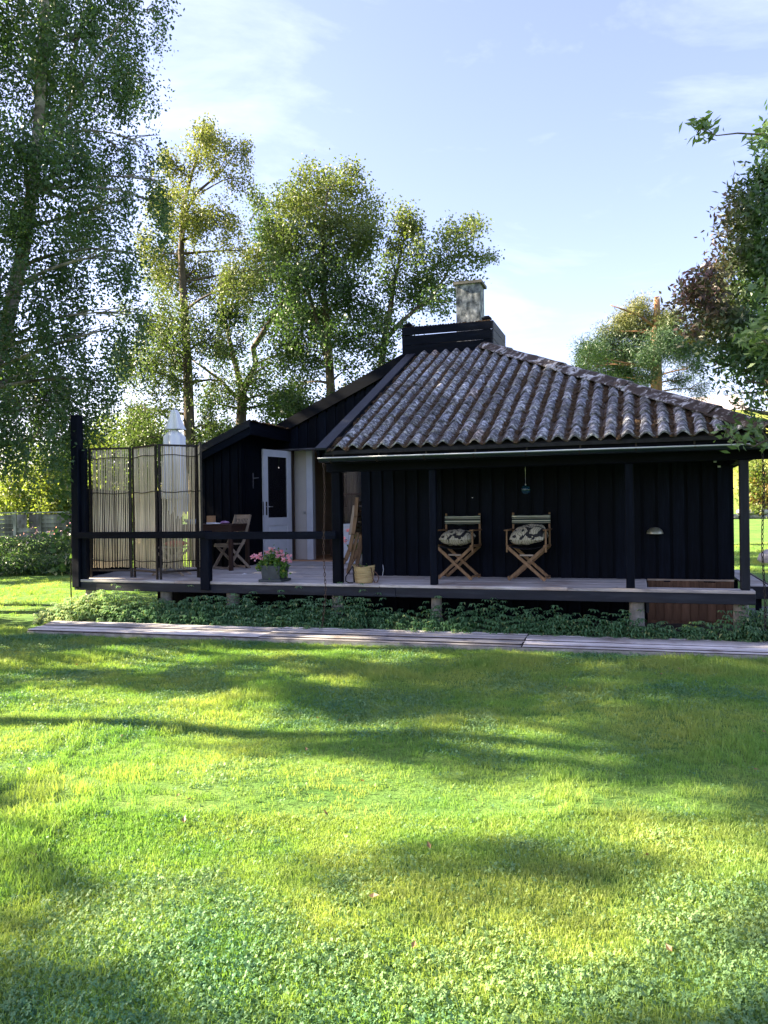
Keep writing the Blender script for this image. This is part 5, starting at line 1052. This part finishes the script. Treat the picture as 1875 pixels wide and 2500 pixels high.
tree('pine_tree', 'storm-broken pine with a bare snapped trunk tip behind the roof ridge', 'tree', [P_T[:-1]+[(4.85, 21.5, 9.72, .10)], Pb_T], P_B[:-2]+P_B[-1:]+[(2.3, 21.6, 7.9, .5, .8), (3.1, 21.8, 8.5, .45, .8), (2.2, 21.0, 7.2, .45, .8), (6.2, 22.4, 8.1, .6, .8)], LPINE, PINEB, .15, .024, lai=4.2, clump=.62, seed=8, per=11, gold=top(8.0, 9.4, .45), group='trees round the garden', twig=.02)
tree('cherry_tree', 'dark leafy cherry with copper-tinted tips at the right edge', 'tree', [R1_T, R1b_T, R1c_T], [q[:4]+(q[4]*(1 if q[2] > 3.15 or q[0] > 5.7 else .25),) for q in R1_B], LCHERRY, BARK, .074, .028, lai=3.4, clump=.42, seed=9, per=15, droop=-.15, gold=lambda P: .75*ss(5.3, 4.75, P[:, 0])*ss(3.0, 3.8, P[:, 2]), group='trees round the garden', twig=.006)
tree('shrub', 'pale green leafy branches reaching in at the right in front of the eaves', 'shrub', [[(6.15, -2.8, 0, .05), (6.0, -2.8, 1.6, .04), (5.8, -2.85, 2.8, .03), (5.6, -2.85, 4.6, .018)], [(5.9, -2.8, 2.2, .02)]+S1_T, [(5.8, -2.85, 2.7, .02)]+S1b_T, [(5.65, -2.85, 4.3, .016)]+S1c_T], S1_B+[(4.66, -3.06, 4.86, .07, 1.4), (5.15, -2.98, 4.8, .07)], LPALE, BARK, .095, .036, lai=2.8, clump=.5, seed=10, per=7, twig=.003, leafpart='foliage', stemname='stem', flat=.4, fold=.2)
SC = 1.17; pu = lambda q: (CAM.x+(q[0]-CAM.x)*SC, CAM.y+(q[1]-CAM.y)*SC, CAM.z+(q[2]-CAM.z)*SC)
tree('sapling', 'thin broad-leaved sapling beside the tall black corner post', 'sapling', [[(-5.1, .68, 0, .012)]+[(-5.1+.02*i, .66, z, .01-.0015*i) for i, z in enumerate((.5, 1.0, 1.5, 1.9, 2.3))]], [(-5.2, .7, 2.25, .2), (-5.1, .65, 1.9, .19), (-5.05, .6, 1.6, .16), (-5.2, .65, 1.3, .16), (-5.05, .6, .95, .13), (-5.28, .65, .72, .10)], LPALE if False else LBIRCH, BARK, .13, .085, lai=1.5, clump=.5, seed=12, per=5, twig=.003, leafpart='foliage', stemname='stem')
tree('shrub', 'light green bush with upright sprigs poking over the roof ridge beside the pine', 'shrub', [[(2.9, 14.6, 0, .06), (2.85, 14.5, 3, .05), (2.7, 14.3, 5.6, .02)]], Sh_B, LBUSH, BARK, .075, .04, lai=1.2, clump=.5, seed=13, per=8, leafpart='foliage', stemname='stem')
labs = ['far left edge of the meadow', 'behind the compost bins', 'just left of the tall black post', 'seen past the foot of the birch', 'seen through the left panel of the willow screen', 'rising behind the closed parasol', 'seen above the left screen panel', 'between the tall post and the birch', 'under the hanging birch twigs', 'behind the compost boards, half hidden', 'tallest one behind the parasol']
for i, b in enumerate(Bu_B):
    if i >= 11: b = tuple(CAM[k]+(b[k]-CAM[k])*1.28 for k in range(3))+(b[3]*1.28, b[4])
    gz_ = float(terrain(b[0], b[1])); col = [(b[0], b[1], b[2], b[3]), (b[0]+b[3]*.5, b[1], b[2]-b[3]*.8, b[3]), (b[0]-b[3]*.5, b[1]+.3, b[2]-b[3]*.8, b[3])]
    z_ = b[2]-1.8*b[3]
    while z_ > gz_: col.append((b[0]+b[3]*.3*(-1)**int(z_*2), b[1], z_, b[3]*1.05)); z_ -= b[3]*1.1
    rt = i >= 11
    tree('bush', ('sunlit yellow-green bush '+labs[i]) if not rt else ['green bush beyond the stone wall, highest at the right edge', 'rusty orange bush low behind the rain chain', 'orange autumn bush at the right of the last post', 'smallest tan bush just above the stone wall'][i-11], 'bush', [[(b[0], b[1], gz_, .07), (b[0], b[1], b[2], .03)]], col, LORNG if rt and i > 11 else LBUSH, BARK, .17, .11, lai=1.5, clump=.45, seed=20+i, per=9, group='background bushes', leafpart='foliage', stemname='stem', gold=lambda P, k=i: np.full(len(P), .25+.2*((k*7) % 3 == 0)))
# trees added out of frame at left, crowns gapped to shape the lawn shade
HOLES = [(-0.24,-4.65,0.93,0.56),(0.29,-5.56,0.65,0.3),(0.26,-1.91,1.33,0.23),(-0.65,-3.04,0.78,0.23),(-2.15,-3.53,0.29,0.37),(1.6,-6.35,1.07,0.36),(1.74,-7.03,0.62,0.48),(2.55,-6.29,0.48,0.34),(3.21,-4.78,0.52,0.24),(3.8,-3.76,0.29,0.13),(2.99,-6.03,0.29,0.21),(3.91,-6.07,0.47,0.32),(4.36,-5.69,0.41,0.28),(4.25,-6.91,0.34,0.28),(4.27,-7.11,0.29,0.13),(3.54,-7.73,0.38,0.19),(1.36,-7.39,0.06,0.27),(2.87,-7.56,0.26,0.22),(-4.3,-1.4,0.24,0.36),(-3.93,-0.1,1.2,0.75),(3.73,-6.39,0.26,0.19)]  # ground ellipses kept sunlit through gaps left in the added crowns
def sunfloor(p): k = p[2]/SUN.z; return p[0]-SUN.x*k, p[1]-SUN.y*k
def open_(p, pad):
    gx_, gy__ = sunfloor(p)
    for cx, cy, rx, ry in HOLES:
        dx_, dy_ = gx_-cx, gy__-cy; a = dx_*.95+dy_*.312; b = -dx_*.312+dy_*.95
        if (a/(rx+pad))**2+(b/(ry+pad))**2 < 1: return True
    return False
rs = random.Random(77)
for k, (bx, by, lab) in enumerate([(-12.5, -10.6, 'unseen broad leafy tree added for shade, nearest the camera at the far left'), (-12.0, -7.0, 'unseen leafy tree added for shade, second from the camera left of the lawn'), (-11.5, -3.4, 'unseen leafy tree added for shade level with the boardwalk, left of the lawn'), (-13.0, .4, 'unseen leafy tree added for shade level with the terrace beside the flower bed'), (-18.2, 5.6, 'unseen leafy tree added for shade behind all the others left of the flower bed')]):
    bl = []
    for i in range(520):
        p = (bx+rs.uniform(-2.6, 2.6), by+rs.uniform(-2.4, 2.4), rs.uniform(2.6, 14.5)); r_ = rs.uniform(.35, .62)
        if k == 3 and p[2] < 5: continue
        if (p[0]-CAM.x)*RT.x+(p[1]-CAM.y)*RT.y+1.0 > -.5*((p[0]-CAM.x)*FW.x+(p[1]-CAM.y)*FW.y): continue
        if open_(p, r_*.55): continue
        bl.append((*p, r_, .75))
        if len(bl) > 165: break
    tree('unseen_shade_tree', lab, 'tree', [[(bx, by, 0, .2), (bx+.1, by, 4, .16), (bx, by+.1, 9, .1), (bx, by, 14, .03)]], bl, LALDER, BARK, .16, .12, lai=1.9, clump=.42, seed=60+k, per=6, group='unseen trees added to shade the lawn')

# ------------------------------------------------------------------ background things
def T(x, y): return float(terrain(x, y))
A, B = Vector((-23.85, 17.66, 0)), Vector((-19.5, 19.1, 0)); d = (B-A).normalized(); nn = Vector((d.y, -d.x, 0)); L_ = (B-A).length
T = lambda x, y: float(terrain(x, y))
cb = thing('compost_bins', 'row of old grey board compost bins across the far left lawn', 'compost bins', (-21.7, 18.4, T(-21.7, 18.4)))
for i in range(5):
    p = A+d*(L_*i/4); m = MB(); m.fbox(p, d, nn, UPZ, (-.06, -.06, T(p.x, p.y)-.1), (.06, .06, T(p.x, p.y)+1.24)); m.build('post', COMP, cb)
for i in range(4):
    p = A+d*(L_*i/4); g0 = T(p.x, p.y); nb = 6 if i != 1 else 3
    for k in range(nb): m = MB(); m.fbox(p, d, nn, UPZ, (.06, -.02, g0+.04+k*.19), (L_/4-.06, .02, g0+.21+k*.19+rnd.uniform(-.01, .01))); m.build('board', COMP, cb)
    m = MB(); m.fbox(p, d, nn, UPZ, (.06, -1.3, g0), (L_/4-.06, -1.26, g0+1.2)); m.build('back_board', COMP, cb)
m = MB(); m.fbox(A, d, nn, UPZ, (-.1, -.07, T(A.x, A.y)+1.25), (L_+.1, .07, T(A.x, A.y)+1.31)); m.build('top_rail', COMP, cb)
sw = thing('stone_wall', 'low dry wall of rounded field stones at the far edge of the right lawn', 'stone wall', (13, 41, T(13, 41)))
def rock(name, c, s, m_, parent, seed):
    r = np.random.default_rng(seed); bm = bmesh.new(); bmesh.ops.create_icosphere(bm, subdivisions=2 if s[0] < .6 else 3, radius=1)
    q = r.normal(size=(7, 3)); q = unit(q); h = r.uniform(.62, .95, 7)
    for v in bm.verts:
        n_ = np.array(v.co); k = 1.0
        for a, b in zip(q, h):
            dd = n_@a
            if dd*k > b: k = b/dd
        v.co = Vector(n_*k*np.array(s))
    me = bpy.data.meshes.new(name); bm.to_mesh(me); bm.free(); me.materials.append(m_); me.polygons.foreach_set('use_smooth', [True]*len(me.polygons))
    return place(bpy.data.objects.new(name, me), c, parent)
for i in range(46):
    x_ = 8.2+i*.32*1.0; row = i % 2; y_ = 39.6+(x_-8.2)*.33; s = (rnd.uniform(.22, .36), .28, rnd.uniform(.17, .25)); rock('stone', (x_, y_, T(x_, y_)+.14+row*.27), s, STONE, sw, 100+i)
    if row: rock('stone', (x_+.05, y_+.1, T(x_, y_)+.12), (.3, .3, .2), STONE, sw, 300+i)
tag(rock('boulder', (7.75, 14.1, .10), (.55, .45, .34), STONE, None, 5), 'large rounded grey boulder lying on the lawn right of the house', 'boulder')
fh = thing('far_house', 'distant house with a plain reddish-grey roof on the hill', 'house', (11.5, 79, T(11.5, 79)))
gz_ = T(11.5, 79); m = MB(); m.box((7.5, 76.5, gz_-1), (14.5, 82, 11.6)); m.build('wall', FWALL, fh)
m = MB(); m.add([(6.9, 76.0, 11.35), (14.9, 76.0, 11.35), (14.0, 79.2, 13.3), (7.8, 79.2, 13.3), (6.9, 82.5, 11.35), (14.9, 82.5, 11.35)], [(0, 1, 2, 3), (3, 2, 5, 4), (0, 3, 4), (1, 5, 2), (0, 4, 5, 1)]); m.build('roof', FROOF, fh)
# flower bed on the left lawn: a hedge of low leafy plants with pale flower heads
def bed():
    n = 230; x = rng.uniform(-15.2, -9.9, n); y = 6.6+(x+13)*.25+rng.uniform(0, 2.6, n); P, h = [], rng.uniform(.35, .75, n)*(.7+.3*(y-6.6)/2)
    back = y > 8.0; h[back] += .35
    ids = rng.integers(0, n, 30000); P = np.stack([x[ids]+rng.normal(0, .17, 30000), y[ids]+rng.normal(0, .17, 30000), h[ids]*rng.random(30000)**.6], 1)
    V, F = leaf_geo(P, .085, .045, 0, 0, .1)
    o = raw_mesh('flower_bed_plants', V, F, LBIRCH, None, (-12.5, 7.8, 0), {'lr': rng.random(len(F)), 'lg': (rng.random(len(F)) < .04)*.5*(P[:, 2] > .5)})
    tag(o, 'dense low green plants filling the flower bed on the left lawn', 'plants', kind='stuff')
    ids = rng.integers(0, n, 380); ids = ids[back[ids]]; P = np.stack([x[ids]+rng.normal(0, .1, len(ids)), y[ids]+rng.normal(0, .1, len(ids)), h[ids]+rng.uniform(0, .35, len(ids))], 1); P = P[P[:, 0] < -11.0]
    V, F = leaf_geo(P, .05, .05, 0, 0); tag(raw_mesh('bed_flowers', V, F, PINK, None, (-13, 8.5, 1), {'lr': rng.random(len(F))*.6, 'lg': rng.random(len(F))}), 'small pale pink flowers above the plants of the left bed', 'flowers', kind='stuff')
bed()
